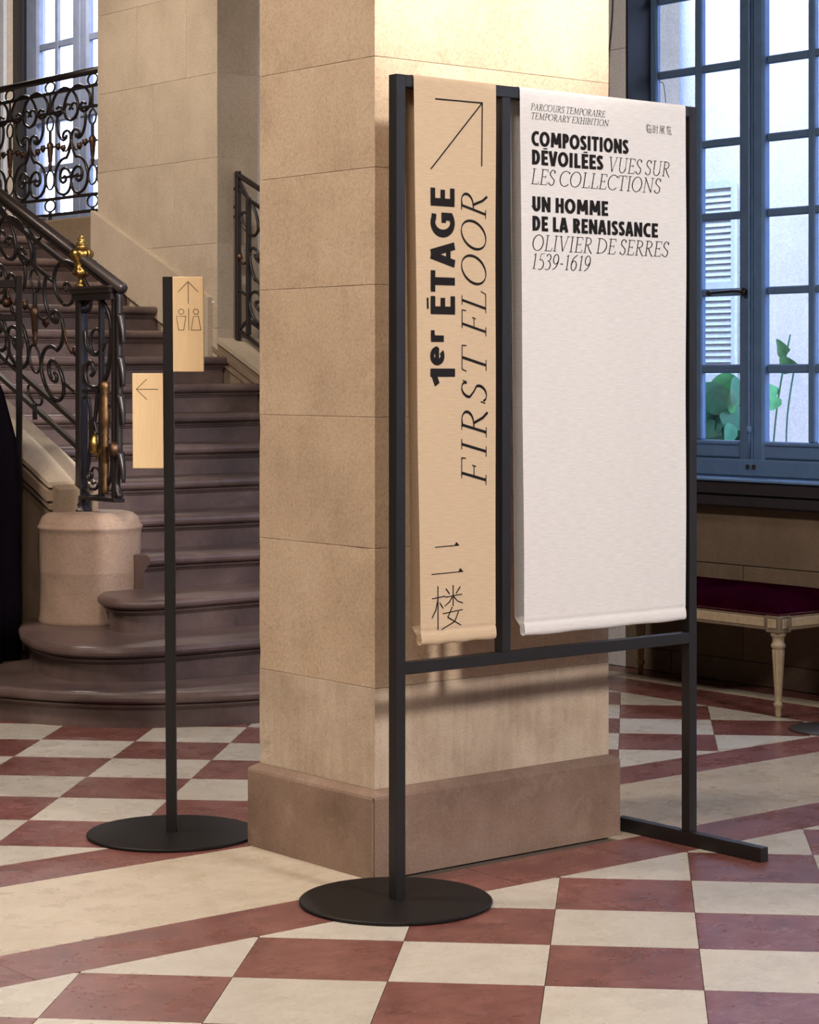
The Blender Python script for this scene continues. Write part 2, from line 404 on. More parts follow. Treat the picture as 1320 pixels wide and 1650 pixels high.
def stone_wall(name, axis, at, depth, s0, s1, zs, length, mat, holes=(), parent=None, gap=0.0015, bev=0.003, phase=0.3):
    """a wall in courses of blocks; axis 'x': face on plane x=at looking to -x"""
    root = parent or struct(empty(name))
    for k, (z0, z1) in enumerate(zip(zs[:-1], zs[1:])):
        p = s0 - (phase if k % 2 else phase + length / 2)
        while p < s1:
            a, b = max(p, s0), min(p + length, s1); p += length
            if b - a < 0.02: continue
            if axis == 'x': box('stone_block', (at, a + gap, z0 + gap), (at + depth, b - gap, z1 - gap), mat, root, bev)
            else: box('stone_block', (a + gap, at, z0 + gap), (b - gap, at + depth, z1 - gap), mat, root, bev)
    return root
def frange(a, b, st):
    r = [a]
    while r[-1] + st < b - 0.05: r.append(r[-1] + st)
    return r + [b]
HC = 6.2
# right wall (with the big window), plane x = 8.0, opening y 4.4..8.03, z 1.0..5
wr = struct(empty('wall_right'))
box('core', (8.03, 8.033, 0), (8.4, 11.2, HC), M['mortar'], wr)
box('core', (8.03, 4.37, 0), (8.4, 8.033, 0.84), M['mortar'], wr)
box('core', (8.03, 4.37, 4.9), (8.4, 8.033, HC), M['plaster'], wr)
box('core', (8.03, 2.02, 0), (8.4, 4.37, HC), M['plaster'], wr)
box('core', (8.03, -1.62, 0), (8.4, 2.02, 1.0), M['plaster'], wr)
box('core', (8.03, -1.62, 4.62), (8.4, 2.02, HC), M['plaster'], wr)
box('core', (8.03, -9, 0), (8.4, -1.62, HC), M['plaster'], wr)
stone_wall('', 'x', 8.0, 0.029, 4.4, 8.03, [0.0, 0.115, 0.575, 0.86], 0.96, M['wall_stone'], parent=wr, phase=0.05)
for z0, z1 in zip([0.0, .575, 1.09, 1.61, 2.13, 2.65, 3.19, 3.71, 4.23, 4.75, 5.3], [.575, 1.09, 1.61, 2.13, 2.65, 3.19, 3.71, 4.23, 4.75, 5.3, HC]):
    box('stone_block', (8.0, 8.034, z0 + .001), (8.029, 8.6, z1 - .001), M['plaster'], wr, .002)
    box('stone_block', (8.0, 8.602, z0 + .001), (8.029, 11.18, z1 - .001), M['plaster'], wr, .002)
struct(box('wall_back', (7.856, 11.2, 0), (8.4, 11.35, HC), M['plaster']))
struct(box('wall_partition', (8.4, 11.2, 0), (10.2, 11.35, HC), M['plaster']))
struct(box('wall_left', (-5.2, -9, 0), (-5, 20.4, HC), M['hall_wall']))
struct(box('wall_front', (-5, -9.2, 0), (8.4, -9, HC), M['hall_wall']))
struct(box('wall_far', (-5, 20.4, 0), (10.6, 20.6, HC), M['hall_wall']))
struct(box('ceiling', (-5.2, -9.2, HC), (10.8, 20.6, HC + 0.2), M['hall_wall']))
# upper right wall beside the far window
wu = struct(empty('wall_upper'))
box('core', (9.87, 11.35, 0), (10.3, 15.6, HC), M['hall_wall'], wu)
box('core', (9.87, 15.6, 0), (10.3, 17.98, 2.6), M['hall_wall'], wu)
box('core', (9.87, 15.6, 5.9), (10.3, 17.98, HC), M['hall_wall'], wu)
box('core', (9.90, 17.98, 0), (10.3, 20.4, HC), M['mortar'], wu)
for z0, z1 in zip([2.6, 3.05, 3.65, 4.24, 4.83, 5.4], [3.05, 3.65, 4.24, 4.83, 5.4, HC]):
    box('stone_block', (9.87, 18.11, z0 + .002), (9.899, 20.4, z1 - .002), M['wall_stone'], wu, .003)
box('jamb', (9.86, 17.982, 2.6), (9.899, 18.107, HC), M['plaster'], wu, .004)
box('jamb_base', (9.845, 17.983, 2.6), (9.86, 18.115, 3.06), M['plaster'], wu, .004)

# ------------------------------------------------------------------ windows
def leaf_frame(root, x, ys, zs, depth=0.036, mun=0.034, mt='frame_paint'):
    """muntin grid; ys, zs are lists of pane intervals"""
    y0, y1 = ys[0][0] , ys[-1][1]; z0, z1 = zs[0][0], zs[-1][1]
    for (a, b), (c, d) in zip(ys[:-1], ys[1:]):
        box('muntin', (x, b, z0), (x + depth, c, z1), M[mt], root, .006)
    for (a, b), (c, d) in zip(zs[:-1], zs[1:]):
        for (p, q) in ys:
            box('muntin', (x + .004, p - .001, b), (x + depth - .004, q + .001, c), M[mt], root, .006)
    for (p, q) in ys:
        for (c, d) in zs:
            box('window_pane', (x + .022, p - .004, c - .004), (x + .026, q + .004, d + .004), M['glass'], root)
w1 = struct(empty('window_1'))
X = 8.17
zs = [(1.176, 1.513), (1.557, 1.90), (1.938, 2.282), (2.322, 2.652), (2.692, 3.034), (3.074, 3.42), (3.46, 3.80), (3.84, 4.18), (4.22, 4.56)]
leafA = [(7.398, 7.662), (7.712, 7.978)]
leafB = [(6.702, 6.922), (6.966, 7.227)]
leafC = [(5.98, 6.22), (6.26, 6.50)]
leafD = [(5.26, 5.50), (5.54, 5.78)]
leafE = [(4.50, 4.76), (4.80, 5.06)]
for L in (leafA, leafB, leafC, leafD, leafE): leaf_frame(w1, X, L, zs)
def vert(y0, y1, x0=X - .01, x1=X + .035): box('window_stile', (x0, y0, 1.0), (x1, y1, 4.62), M['frame_paint'], w1, .008)
vert(7.978, 8.032, X - .0)
box('window_stile', (X - .015, 7.325, 1.0), (X + .035, 7.398, 4.62), M['frame_paint'], w1, .01)
box('window_stile', (X - .022, 7.228, 1.0), (X + .035, 7.323, 4.62), M['frame_paint'], w1, .012)
box('bead', (X - .034, 7.292, 1.0), (X - .022, 7.312, 4.62), M['frame_paint'], w1, .005)
vert(6.50, 6.702); vert(5.78, 5.98); vert(5.06, 5.26); vert(4.38, 4.50)
for (a, b) in ((7.39, 7.985), (6.69, 7.235), (5.97, 6.51), (5.25, 5.79), (4.49, 5.07)):
    box('bottom_rail', (X - .012, a, 1.09), (X + .06, b, 1.176), M['frame_paint'], w1, .008)
    box('bottom_rail_bead', (X - .02, a + .01, 1.155), (X - .012, b - .01, 1.172), M['frame_paint'], w1, .004)
    box('top_rail', (X - .012, a, 4.56), (X + .06, b, 4.62), M['frame_paint'], w1, .008)
box('frame_sill', (X - .04, 4.38, 1.0), (X + .08, 8.032, 1.088), M['frame_paint'], w1, .008)
box('frame_head', (X - .04, 4.38, 4.62), (X + .08, 8.032, 4.9), M['frame_paint'], w1, .008)
box('reveal_panel', (8.0, 8.0205, 1.0), (X, 8.0335, 4.9), M['shutter_dark'], w1, .003)
w3 = struct(empty('window_3'))
for L in ([(-1.50, -1.22), (-1.17, -0.89)], [(-0.69, -0.41), (-0.36, -0.08)], [(0.16, 0.44), (0.49, 0.77)], [(0.97, 1.25), (1.30, 1.58)]): leaf_frame(w3, X, L, zs)
for a, b in ((-1.62, -1.50), (-0.89, -0.69), (-0.08, 0.16), (0.77, 0.97), (1.58, 2.02)): box('window_stile', (X - .01, a, 1.0), (X + .07, b, 4.62), M['frame_paint'], w3, .008)
box('bottom_rail', (X - .012, -1.62, 1.0), (X + .06, 2.02, 1.176), M['frame_paint'], w3, .008)
box('top_rail', (X - .012, -1.62, 4.56), (X + .06, 2.02, 4.62), M['frame_paint'], w3, .008)
# espagnolette bolt and handle on the meeting stile
rod = tube('bolt_rod', [(X - .045, 7.302, z / 10) for z in range(11, 46)], .012, .012, M['frame_paint'], w1, normal=(1, 0, 0))
lathe('rod_knuckle', [(.008, -.02), (.014, -.01), (.014, .01), (.008, .02)], (X - .045, 7.302, 1.235), M['frame_paint'], w1, 12)
for yy in (7.312, 7.272): box('rod_keep', (X - .05, yy - .008, 1.04), (X - .035, yy + .008, 1.062), M['sill_paint'], w1, .002)
lathe('handle_hub', [(.012, 0), (.02, .008), (.02, .02), (.008, .028)], (X - .022, 7.35, 1.915), M['iron'], w1, 14, axis=(-1, 0, 0))
tube('handle_lever', catmull([(X - .05, 7.34, 1.917), (X - .055, 7.40, 1.92), (X - .055, 7.47, 1.917), (X - .05, 7.54, 1.915), (X - .045, 7.56, 1.915)]), .016, .016, M['iron'], w1, normal=(1, 0, 0))
lathe('handle_knob', [(.006, -.014), (.016, -.006), (.016, .006), (.006, .014)], (X - .047, 7.565, 1.914), M['iron'], w1, 12)
# deep sill shelf
box('window_sill', (7.90, 4.4, 0.988), (8.16, 8.0, 1.0), M['frame_paint'], w1, .003)
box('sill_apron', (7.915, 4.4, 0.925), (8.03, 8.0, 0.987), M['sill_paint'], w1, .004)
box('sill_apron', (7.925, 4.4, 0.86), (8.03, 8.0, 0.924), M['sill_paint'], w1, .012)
# cable hanging on the pale wall beside the window
tube('cable', catmull([(7.995, 8.14, 5.0), (7.992, 8.115, 3.9), (7.993, 8.125, 3.4), (7.992, 8.155, 3.1), (7.993, 8.15, 2.7), (7.993, 8.16, 1.2)], 8), .006, .006, M['cable'], wr, normal=(1, 0, 0), seg=6)
for py in ((7.86, 7.875),):
    pass
tube('cable', catmull([(8.165, 7.95, 4.6), (8.163, 7.97, 3.2), (8.163, 7.92, 3.0), (8.163, 7.905, 2.9), (8.163, 7.90, 2.78)], 6), .004, .004, M['cable'], w1, normal=(1, 0, 0), seg=6)

w2 = struct(empty('window_2'))
X2 = 10.0
zsl = [(2.95, 3.345), (3.40, 3.78)]; zsu = [(4.065, 4.45), (4.515, 4.93), (4.99, 5.40), (5.46, 5.8)]
cols = [[(16.965, 17.245), (17.30, 17.575)], [(16.16, 16.40), (16.45, 16.70)]]
for L in cols:
    for Z in (zsl, zsu): leaf_frame(w2, X2, L, Z, mt='frame_paint_hazed')
box('window_stile', (X2 - .02, 16.70, 2.75), (X2 + .06, 16.965, 5.9), M['frame_paint_hazed'], w2, .02)
box('bead', (X2 - .035, 16.80, 2.75), (X2 - .02, 16.845, 5.9), M['frame_paint_hazed'], w2, .006)
box('window_stile', (X2 - .02, 17.575, 2.75), (X2 + .06, 17.79, 5.9), M['frame_paint_hazed'], w2, .02)
box('window_stile', (X2 - .05, 17.79, 2.6), (X2 + .06, 17.98, 5.9), M['sill_paint'], w2, .01)
box('window_stile', (X2 - .02, 15.6, 2.75), (X2 + .06, 16.16, 5.9), M['frame_paint_hazed'], w2, .01)
box('transom_panel', (X2 - .03, 15.62, 3.78), (X2 + .05, 17.60, 4.06), M['frame_paint_hazed'], w2, .01)
box('bottom_rail', (X2 - .03, 15.62, 2.60), (X2 + .06, 17.8, 2.95), M['frame_paint_hazed'], w2, .01)
box('top_rail', (X2 - .03, 15.62, 5.8), (X2 + .06, 17.8, 5.9), M['frame_paint_hazed'], w2, .01)

# ------------------------------------------------------------------ courtyard outside
fac = empty('courtyard_facade', 'pale courtyard building seen through the window panes', 'building')
box('facade_wall', (13.2, -9, -0.5), (13.6, 30, 9), M['facade'], fac)
sh = empty('window_shutter', 'grey-blue louvred shutter on the pale building outside the window', 'shutter', loc=(13.16, 12.0, 0))
box('shutter_frame', (0, -.02, 1.45), (.035, .02, 3.05), M['shutter'], sh)
box('shutter_frame', (0, .36, 1.45), (.035, .40, 3.05), M['shutter'], sh)
for z in (1.45, 2.2, 3.02): box('shutter_rail', (0, .02, z), (.035, .36, z + .06), M['shutter'], sh)
z = 1.53
while z < 3.0:
    if not 2.17 < z < 2.26:
        o = box('slat', (-.004, -.17, -.022), (.004, .17, .022), M['shutter'], sh); o.location = (.018, .19, z); o.rotation_euler = (0, R(20), 0)
    z += .05
pp = tube('drainpipe', [(13.1, 12.62, -0.5 + 0.5 * k) for k in range(19)], .16, .16, M['pipe'], None, normal=(1, 0, 0), seg=12)
tag(pp, 'blue-grey drainpipe on the pale building outside the window', 'pipe')
gy = struct(box('courtyard_ground', (8.4, -9, -0.6), (13.2, 30, -0.5), M['facade']))
# potted plant on the outside ledge
pl = empty('potted_plant', 'green broad-leaved plant outside the lower window panes', 'plant', loc=(8.95, 8.08, 0))
box('plant_box', (-.18, -.75, .75), (.18, .45, 1.05), M['terracotta'], pl, .01)
box('plant_stand', (-.14, -.7, -.5), (.14, .4, .75), M['terracotta'], pl, .01)
def leafmesh(L, W, curl):
    vs, fs = [], []; n = 8
    for i in range(n + 1):
        t = i / n; w = W * math.sin(math.pi * min(1, t * 0.9 + .08)) ** 0.8 * (1 if t < 1 else 0.05)
        z = -curl * t * t * L; y = L * t
        vs += [(-w, y, z + .08 * w), (0, y, z), (w, y, z + .08 * w)]
    for i in range(n):
        a = i * 3; fs += [(a, a + 1, a + 4, a + 3), (a + 1, a + 2, a + 5, a + 4)]
    return mesh('leaf', vs, fs)
rnd = random.Random(3)
def add_leaf(y, z, L, W, dark, rot=None, x=0.0):
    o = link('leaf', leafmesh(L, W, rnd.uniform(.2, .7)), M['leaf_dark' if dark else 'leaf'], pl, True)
    o.location = (x, y, z)
    o.rotation_euler = rot or (rnd.uniform(-1.2, .2), rnd.uniform(.9, 1.9), rnd.uniform(-.6, .6))
    return o
# stems and leaves (plant coordinates: y along the wall)
for (y0, y1, zt) in ((-.05, -.02, 1.50), (-.2, -.33, 1.72), (.1, .12, 1.45), (-.3, -.36, 1.55)):
    tube('stem', catmull([(0, y0, 1.03), (0, (y0 + y1) / 2 + .02, (1.03 + zt) / 2), (0, y1, zt)], 4), .01, .01, M['leaf_dark'], pl, normal=(1, 0, 0), seg=6)
for k in range(26):
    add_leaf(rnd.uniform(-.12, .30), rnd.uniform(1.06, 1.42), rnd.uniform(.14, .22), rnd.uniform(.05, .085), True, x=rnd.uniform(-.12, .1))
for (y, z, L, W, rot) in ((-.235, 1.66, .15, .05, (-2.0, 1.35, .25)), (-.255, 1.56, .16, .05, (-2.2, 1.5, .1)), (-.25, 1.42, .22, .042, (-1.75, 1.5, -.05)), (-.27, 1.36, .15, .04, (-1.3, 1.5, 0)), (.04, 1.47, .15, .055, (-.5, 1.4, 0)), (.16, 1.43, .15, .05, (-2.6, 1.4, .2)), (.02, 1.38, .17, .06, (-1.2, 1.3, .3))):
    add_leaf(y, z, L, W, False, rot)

# ------------------------------------------------------------------ the great pillar
PX, PY, PW, PD, INS = 4.029, 5.103, 1.0335, 0.6531, 0.029
pil = empty('stone_pillar', 'square pale limestone pillar on a darker plinth behind the banner stand', 'pillar', kind='structure')
box('mortar_core', (PX + INS + .006, PY + INS + .006, .2), (PX + PW - INS - .006, PY + PD - INS - .006, HC), M['mortar'], pil)  # core
def rough_block(name, a, b, mat, parent, bev=.004, jit=.0012, cuts=7):
    bm = bmesh.new(); box_bm(bm, a, b)
    bmesh.ops.subdivide_edges(bm, edges=bm.edges[:], cuts=cuts, use_grid_fill=True)
    eps = 1e-5
    for v in bm.verts:
        on = [abs(v.co[i] - a[i]) < eps or abs(v.co[i] - b[i]) < eps for i in range(3)]
        if sum(on) >= 2:
            k = random.random(); k = jit * 0.8 * k + (jit * 4 * (k - .9) * 10 if k > .9 else 0)
            for i in range(3):
                if on[i] and i < 2: v.co[i] += k * (1 if abs(v.co[i] - a[i]) < eps else -1)
    sharp = [e for e in bm.edges if len(e.link_faces) == 2 and e.calc_face_angle(0) > 1.0]
    bmesh.ops.bevel(bm, geom=sharp, offset=bev, segments=2, affect='EDGES', profile=0.6)
    me = bpy.data.meshes.new(name); bm.to_mesh(me); bm.free()
    return link(name, me, mat, parent)
joints = [0.262, 0.565, 0.983, 1.376, 1.773, 2.1245, 2.4558, 2.93, 3.4, 3.9, 4.4, 4.9, 5.4, HC]
for k, (z0, z1) in enumerate(zip(joints[:-1], joints[1:])):
    rough_block('stone_block', (PX + INS, PY + INS, z0 + .0005), (PX + PW - INS, PY + PD - INS, z1 - .0005), M['limestone_low' if k < 1 else 'limestone'], pil, bev=.0016, jit=.0006)
# plinth with a sloped, worn top edge
bm = bmesh.new()
def ring(z, i): return [bm.verts.new(p) for p in ((PX + i, PY + i, z), (PX + PW - i, PY + i, z), (PX + PW - i, PY + PD - i, z), (PX + i, PY + PD - i, z))]
rs = [ring(0, 0.0), ring(.238, 0.0), ring(.246, .003), ring(.262, .026), ring(.264, .04)]
for a, b in zip(rs[:-1], rs[1:]):
    for k in range(4): bm.faces.new((a[k], a[(k + 1) % 4], b[(k + 1) % 4], b[k]))
bm.faces.new(rs[0][::-1]); bm.faces.new(rs[-1])
es = [e for e in bm.edges if abs(e.verts[0].co.z - e.verts[1].co.z) > .1]
bmesh.ops.bevel(bm, geom=es, offset=.006, segments=2, affect='EDGES')
me = bpy.data.meshes.new('plinth'); bm.to_mesh(me); bm.free()
link('plinth', me, M['plinth'], pil)

# ------------------------------------------------------------------ wall pier beside the stairs
pier = struct(empty('wall_stairwell'))
U0, U1, V0, V1 = 7.55, 7.855, 11.10, 12.50
box('core', (U0 + .003, V0 + .003, 1.2), (U1 - .003, V1 - .003, HC), M['mortar'], pier)
zj = [1.25, 1.79, 2.31, 2.836, 3.352, 3.87, 4.39, 4.91, 5.43, HC]
splits = {0: [11.8], 1: [12.0], 2: [11.585, 12.3], 3: [11.82], 4: [11.44, 12.02], 5: [11.7], 6: [11.4, 12.0], 7: [11.7], 8: [11.9]}
for k, (z0, z1) in enumerate(zip(zj[:-1], zj[1:])):
    cu = [V0] + splits[k] + [V1]
    for a, b in zip(cu[:-1], cu[1:]):
        box('stone_block', (U0, a + .001, z0 + .001), (U1, b - .001, z1 - .001), M['pier_stone'], pier, .0015)
# sloping base course following the stairs
SL = 0.4425
def slope_prism(name, u0, u1, v0, v1, zt0, zb0, mat, parent, slope=SL, flat_bottom=None):
    zt1 = zt0 + slope * (v1 - v0); zb1 = zb0 + slope * (v1 - v0) if flat_bottom is None else flat_bottom
    if flat_bottom is not None: zb0 = flat_bottom
    vs = [(u0, v0, zb0), (u1, v0, zb0), (u1, v1, zb1), (u0, v1, zb1), (u0, v0, zt0), (u1, v0, zt0), (u1, v1, zt1), (u0, v1, zt1)]
    me = mesh(name, vs, [(0, 3, 2, 1), (4, 5, 6, 7), (0, 1, 5, 4), (1, 2, 6, 5), (2, 3, 7, 6), (3, 0, 4, 7)])
    return link(name, me, mat, parent)
slope_prism('sloping_base', U0 - .035, U0 + .004, V0 + .05, V1 + .03, 1.98, 1.6, M['pier_stone'], pier)
box('wall_tag', (U0 - .004, V0 + .03, 1.945), (U0 + .001, V0 + .10, 1.957), M['hook'], pier)

# ------------------------------------------------------------------ staircase
H, T = 0.1615, 0.365
stair = empty('stone_staircase', 'worn dark stone staircase with rounded lowest steps climbing behind the pillar', 'stairs')
PROF = [(.055, -1), (.055, -.080), (.046, -.073), (.046, -.066), (.030, -.064), (.026, -.056), (.034, -.050), (.012, -.046), (.002, -.036), (0, -.024), (.003, -.012), (.012, -.003), (.026, 0)]
def make_step(k, line, back, wear=0.004):
    """line: nosing outline from left to right; back: closing points"""
    z1 = H * k; zb = H * (k - 1) - .01
    n = len(line); P = [Vector((p[0], p[1])) for p in line]
    vs, fs = [], []
    nrm = []
    for i in range(n):
        t = P[min(i + 1, n - 1)] - P[max(i - 1, 0)]; t.normalize()
        nrm.append(Vector((-t.y, t.x)))                # inward (+y for a line running +x)
    m = len(PROF)
    for i in range(n):
        s = i / (n - 1)
        dip = wear * math.sin(math.pi * s) ** 2 + 0.0012 * math.sin(9 * s + k)
        for (d, z) in PROF:
            zz = zb if z == -1 else z1 + z - dip
            q = P[i] + nrm[i] * (d + 0.0012 * math.sin(23 * s + 3 * k))
            vs.append((q.x, q.y, zz))
    for i in range(n - 1):
        for j in range(m - 1):
            a = i * m + j; fs.append((a, a + m, a + m + 1, a + 1))
    top = [i * m + m - 1 for i in range(n)]
    b0 = len(vs)
    vs += [(p[0], p[1], z1) for p in back]; nb = len(back)
    vs += [(p[0], p[1], zb) for p in back]
    fs.append(tuple(top + [b0 + i for i in range(nb)]))
    bot = [i * m for i in range(n)]
    for i in range(nb - 1): fs.append((b0 + i, b0 + nb + i, b0 + nb + i + 1, b0 + i + 1))
    fs.append(tuple([i for i in range((n - 1) * m, n * m)] + [b0, b0 + nb]))
    fs.append(tuple([i for i in range(m)][::-1] + [b0 + 2 * nb - 1, b0 + nb - 1][::1]))
    me = mesh('step', vs, fs)
    bm = bmesh.new(); bm.from_mesh(me); bmesh.ops.recalc_face_normals(bm, faces=bm.faces)
    bmesh.ops.triangulate(bm, faces=[f for f in bm.faces if len(f.verts) > 4]); bm.to_mesh(me); bm.free()
    return link('step', me, M['step_stone'], stair)
c1 = catmull([(4.30, 10.3, 0), (4.40, 9.4, 0), (4.50, 8.82, 0), (4.612, 8.442, 0), (4.753, 8.158, 0), (4.928, 7.944, 0), (5.15, 7.80, 0), (5.43, 7.70, 0), (5.9, 7.63, 0), (6.5, 7.60, 0), (7.1, 7.62, 0), (7.45, 7.72, 0), (7.53, 7.9, 0)], 6)
make_step(1, [(p.x, p.y) for p in c1], [(7.53, 10.3), (6, 10.4)], .006)
c2 = catmull([(5.40, 9.55, 0), (5.17, 9.28, 0), (5.06, 9.08, 0), (4.95, 8.85, 0), (4.885, 8.62, 0), (4.875, 8.45, 0), (4.92, 8.31, 0), (5.06, 8.17, 0), (5.35, 8.09, 0), (5.69, 8.065, 0), (6.5, 8.03, 0), (7.2, 8.06, 0), (7.5, 8.12, 0)], 6)
make_step(2, [(p.x, p.y) for p in c2], [(7.53, 9.6), (5.3, 9.6)], .006)
c3 = catmull([(5.40, 8.90, 0), (5.315, 8.80, 0), (5.275, 8.68, 0), (5.30, 8.57, 0), (5.40, 8.50, 0), (5.60, 8.465, 0), (5.95, 8.45, 0), (6.6, 8.43, 0), (7.53, 8.44, 0)], 6)
make_step(3, [(p.x, p.y) for p in c3], [(7.53, 9.6), (5.45, 9.6)], .006)
for k in range(4, 17):
    v = 7.70 + T * (k - 1)
    if k < 7:
        a0 = 5.60 if k == 4 else 5.56
        line = [(a0 + (7.55 - a0) * i / 12, v) for i in range(13)]
    else: line = [(5.50 + (7.55 - 5.50) * i / 12, v) for i in range(13)]
    make_step(k, line, [(7.55, v + .62), (5.5, v + .62)], .005)
box('landing', (5.55, 13.2 + .5, 2.2), (9.87, 16, 2.58), M['string_stone'], stair)
box('landing_edge', (7.53, 12.50, 1.9), (7.72, 16.0, 2.56), M['string_stone'], stair, .01)
# right stringer with its moulded slope, left stringer
slope_prism('stringer', 7.56, 7.85, 8.2, 11.10, 1.722 - SL * 2.9, 0, M['string_stone'], stair, flat_bottom=0.0)
slope_prism('stringer_cap', 7.545, 7.86, 8.2, 11.10, 1.732 - SL * 2.9, 1.702 - SL * 2.9, M['pier_stone'], stair)
slope_prism('stringer_moulding', 7.545, 7.57, 8.3, 11.2, 1.66 - SL * 2.8, 1.63 - SL * 2.8, M['string_stone'], stair)
slope_prism('stringer_moulding', 7.548, 7.57, 8.3, 11.2, 1.60 - SL * 2.8, 1.585 - SL * 2.8, M['string_stone'], stair)
slope_prism('stringer', 5.31, 5.53, 9.15, 13.58, 0.955, 0, M['string_stone'], stair, flat_bottom=0.16)
slope_prism('stringer_cap', 5.285, 5.545, 9.2, 13.58, 0.99, 0.965, M['pier_stone'], stair)
slope_prism('stringer_moulding', 5.275, 5.32, 9.2, 13.58, 0.948, 0.90, M['string_stone'], stair)
slope_prism('stringer_moulding', 5.29, 5.32, 9.2, 13.58, 0.885, 0.86, M['string_stone'], stair)
struct(box('wall_under_stairs', (-5, 13.6, 0), (5.4, 13.8, HC), M['wall_stone']))
# drum pedestal at the foot of the stairs
DC = (5.473, 9.13)
ped = lathe('drum_pedestal', [(.246, .31), (.246, .34), (.240, .36), (.240, .56), (.241, .565), (.240, .57), (.243, .74), (.247, .765), (.252, .772), (.252, .782), (.244, .786), (.240, .80), (.228, .825), (.205, .842), (.18, .848)], (DC[0], DC[1], 0), M['drum_stone'], stair, 56)

# ------------------------------------------------------------------ wrought iron
def iron_unit(P3, parent, rosettes=True, nrm=(1, 0, 0), fat=1.25):
    """one repeat of the scrollwork; P3(t, h) gives the 3D point"""
    def curve(nm, pts, w=.015, d=.016, closed=False, n=5, mat='iron', taper=None):
        c = [P3(p.x, p.y) for p in catmull([(a, b, 0) for a, b in pts], n, closed)]
        return tube(nm, c, w * fat, d * fat, M[mat], parent, normal=nrm, seg=6, closed=closed, taper=taper)
    S = lambda x, y: (x / 696, (1365 - y) / 1390)
    for sg in (-1, 1):
        mir = lambda L: [S(sg * x, y) for x, y in L]
        # lower large C scroll
        curve('scroll', mir([(150, 985), (110, 1000), (72, 1050), (48, 1130), (46, 1220), (75, 1300), (125, 1335), (170, 1310), (195, 1240), (190, 1150), (160, 1095), (122, 1085), (98, 1130), (98, 1190), (120, 1220), (145, 1205), (148, 1170), (132, 1160)]), .0175, .016)
        # middle S scroll
        curve('scroll', mir([(150, 995), (178, 930), (192, 850), (192, 780), (172, 735), (140, 735), (122, 765), (128, 795), (148, 792)]), .016, .016)
        curve('scroll', mir([(78, 545), (66, 620), (70, 710), (92, 780), (122, 815), (150, 800), (152, 768)]), .0155, .016)
        # upper scroll with heart shaped ends
        curve('scroll', mir([(200, 640), (160, 620), (135, 560), (135, 480), (165, 390), (215, 335), (275, 320), (335, 365), (370, 440), (365, 530), (325, 575), (290, 560), (282, 515), (305, 490), (330, 505)]), .0165, .016)
        curve('scroll', mir([(200, 640), (240, 600), (258, 540), (245, 490), (215, 480), (200, 510), (212, 535)]), .014, .014)
        curve('leaf', mir([(190, 790), (205, 850), (225, 900), (245, 925), (262, 905)]), .024, .012, mat='dull_brass', taper=lambda t: 1 - .7 * t)
        if rosettes:
            for (x, y) in ((272, 890), (72, 865)):
                q = P3(*S(sg * x, y))
                lathe('rosette', [(.006, -.016), (.020, -.008), (.026, .004), (.018, .014), (.006, .020)], q, M['dull_brass'], parent, 10, axis=nrm, squash=lambda t, z: .16 * math.cos(5 * t))
        curve('tie_bar', mir([(193, 1172), (280, 1172)]), .016, .014)
    curve('tie_bar', [S(-125, 540), S(125, 540)], .020, .016)
    curve('tie_bar', [S(-72, 865), S(72, 865)], .012, .012)
    # rings between the paired rails
    def ringc(cx, cy, rx, ry, nm='ring', w=.013):
        pts = [P3(*S(cx + rx * math.cos(2 * math.pi * k / 20), cy + ry * math.sin(2 * math.pi * k / 20))) for k in range(20)]
        tube(nm, pts, w, .014, M['iron'], parent, normal=nrm, seg=6, closed=True)
    ringc(0, 290, 44, 52); ringc(0, 1428, 48, 56); ringc(0, 1180, 38, 92); ringc(0, 640, 30, 70)
    curve('stem', [S(0, 560), S(0, 350)], .012, .012)
    curve('stem', [S(0, 700), S(0, 830)], .018, .018)
    c = [P3(*S(0, y)) for y in (1095, 1060, 1040, 1020, 1000, 940, 880, 840, 815)]
    rr = [.010, .011, .016, .011, .015, .018, .022, .026, .014]
    tube('stem_casting', c, .052, .052, M['dull_brass'], parent, normal=nrm, seg=10, taper=lambda t: rr[min(8, int(round(t * 8)))] / .026)
    curve('stem', [S(0, 1484), S(0, 1600)], .020, .020)
RT, R2, R3, R4 = .975, .885, .155, .045       # rail heights above the base
# balustrade on the landing
bal1 = empty('landing_balustrade', 'black wrought-iron scroll balustrade on the upper landing before the far window', 'balustrade')
B0 = 2.565
def P_land(vc): return lambda t, h: Vector((7.66, vc + t * -1.0, B0 + R3 + h))
for vc in (12.745, 13.31, 13.875, 14.44): iron_unit(P_land(vc), bal1)
tube('handrail', [(7.66, 12.50, B0 + RT + .01), (7.66, 15.2, B0 + RT + .01)], .048, .04, M['iron'], bal1, normal=(1, 0, 0), seg=8)
for h, w in ((R2, .02), (R3, .02), (R4, .02)):
    tube('rail', [(7.66, 12.50, B0 + h), (7.66, 15.2, B0 + h)], w, .02, M['iron'], bal1, normal=(1, 0, 0), seg=4, square=True)
for vv in (14.04, 14.60): box('post', (7.645, vv, B0 - .01), (7.675, vv + .03, B0 + RT), M['iron'], bal1, .003)
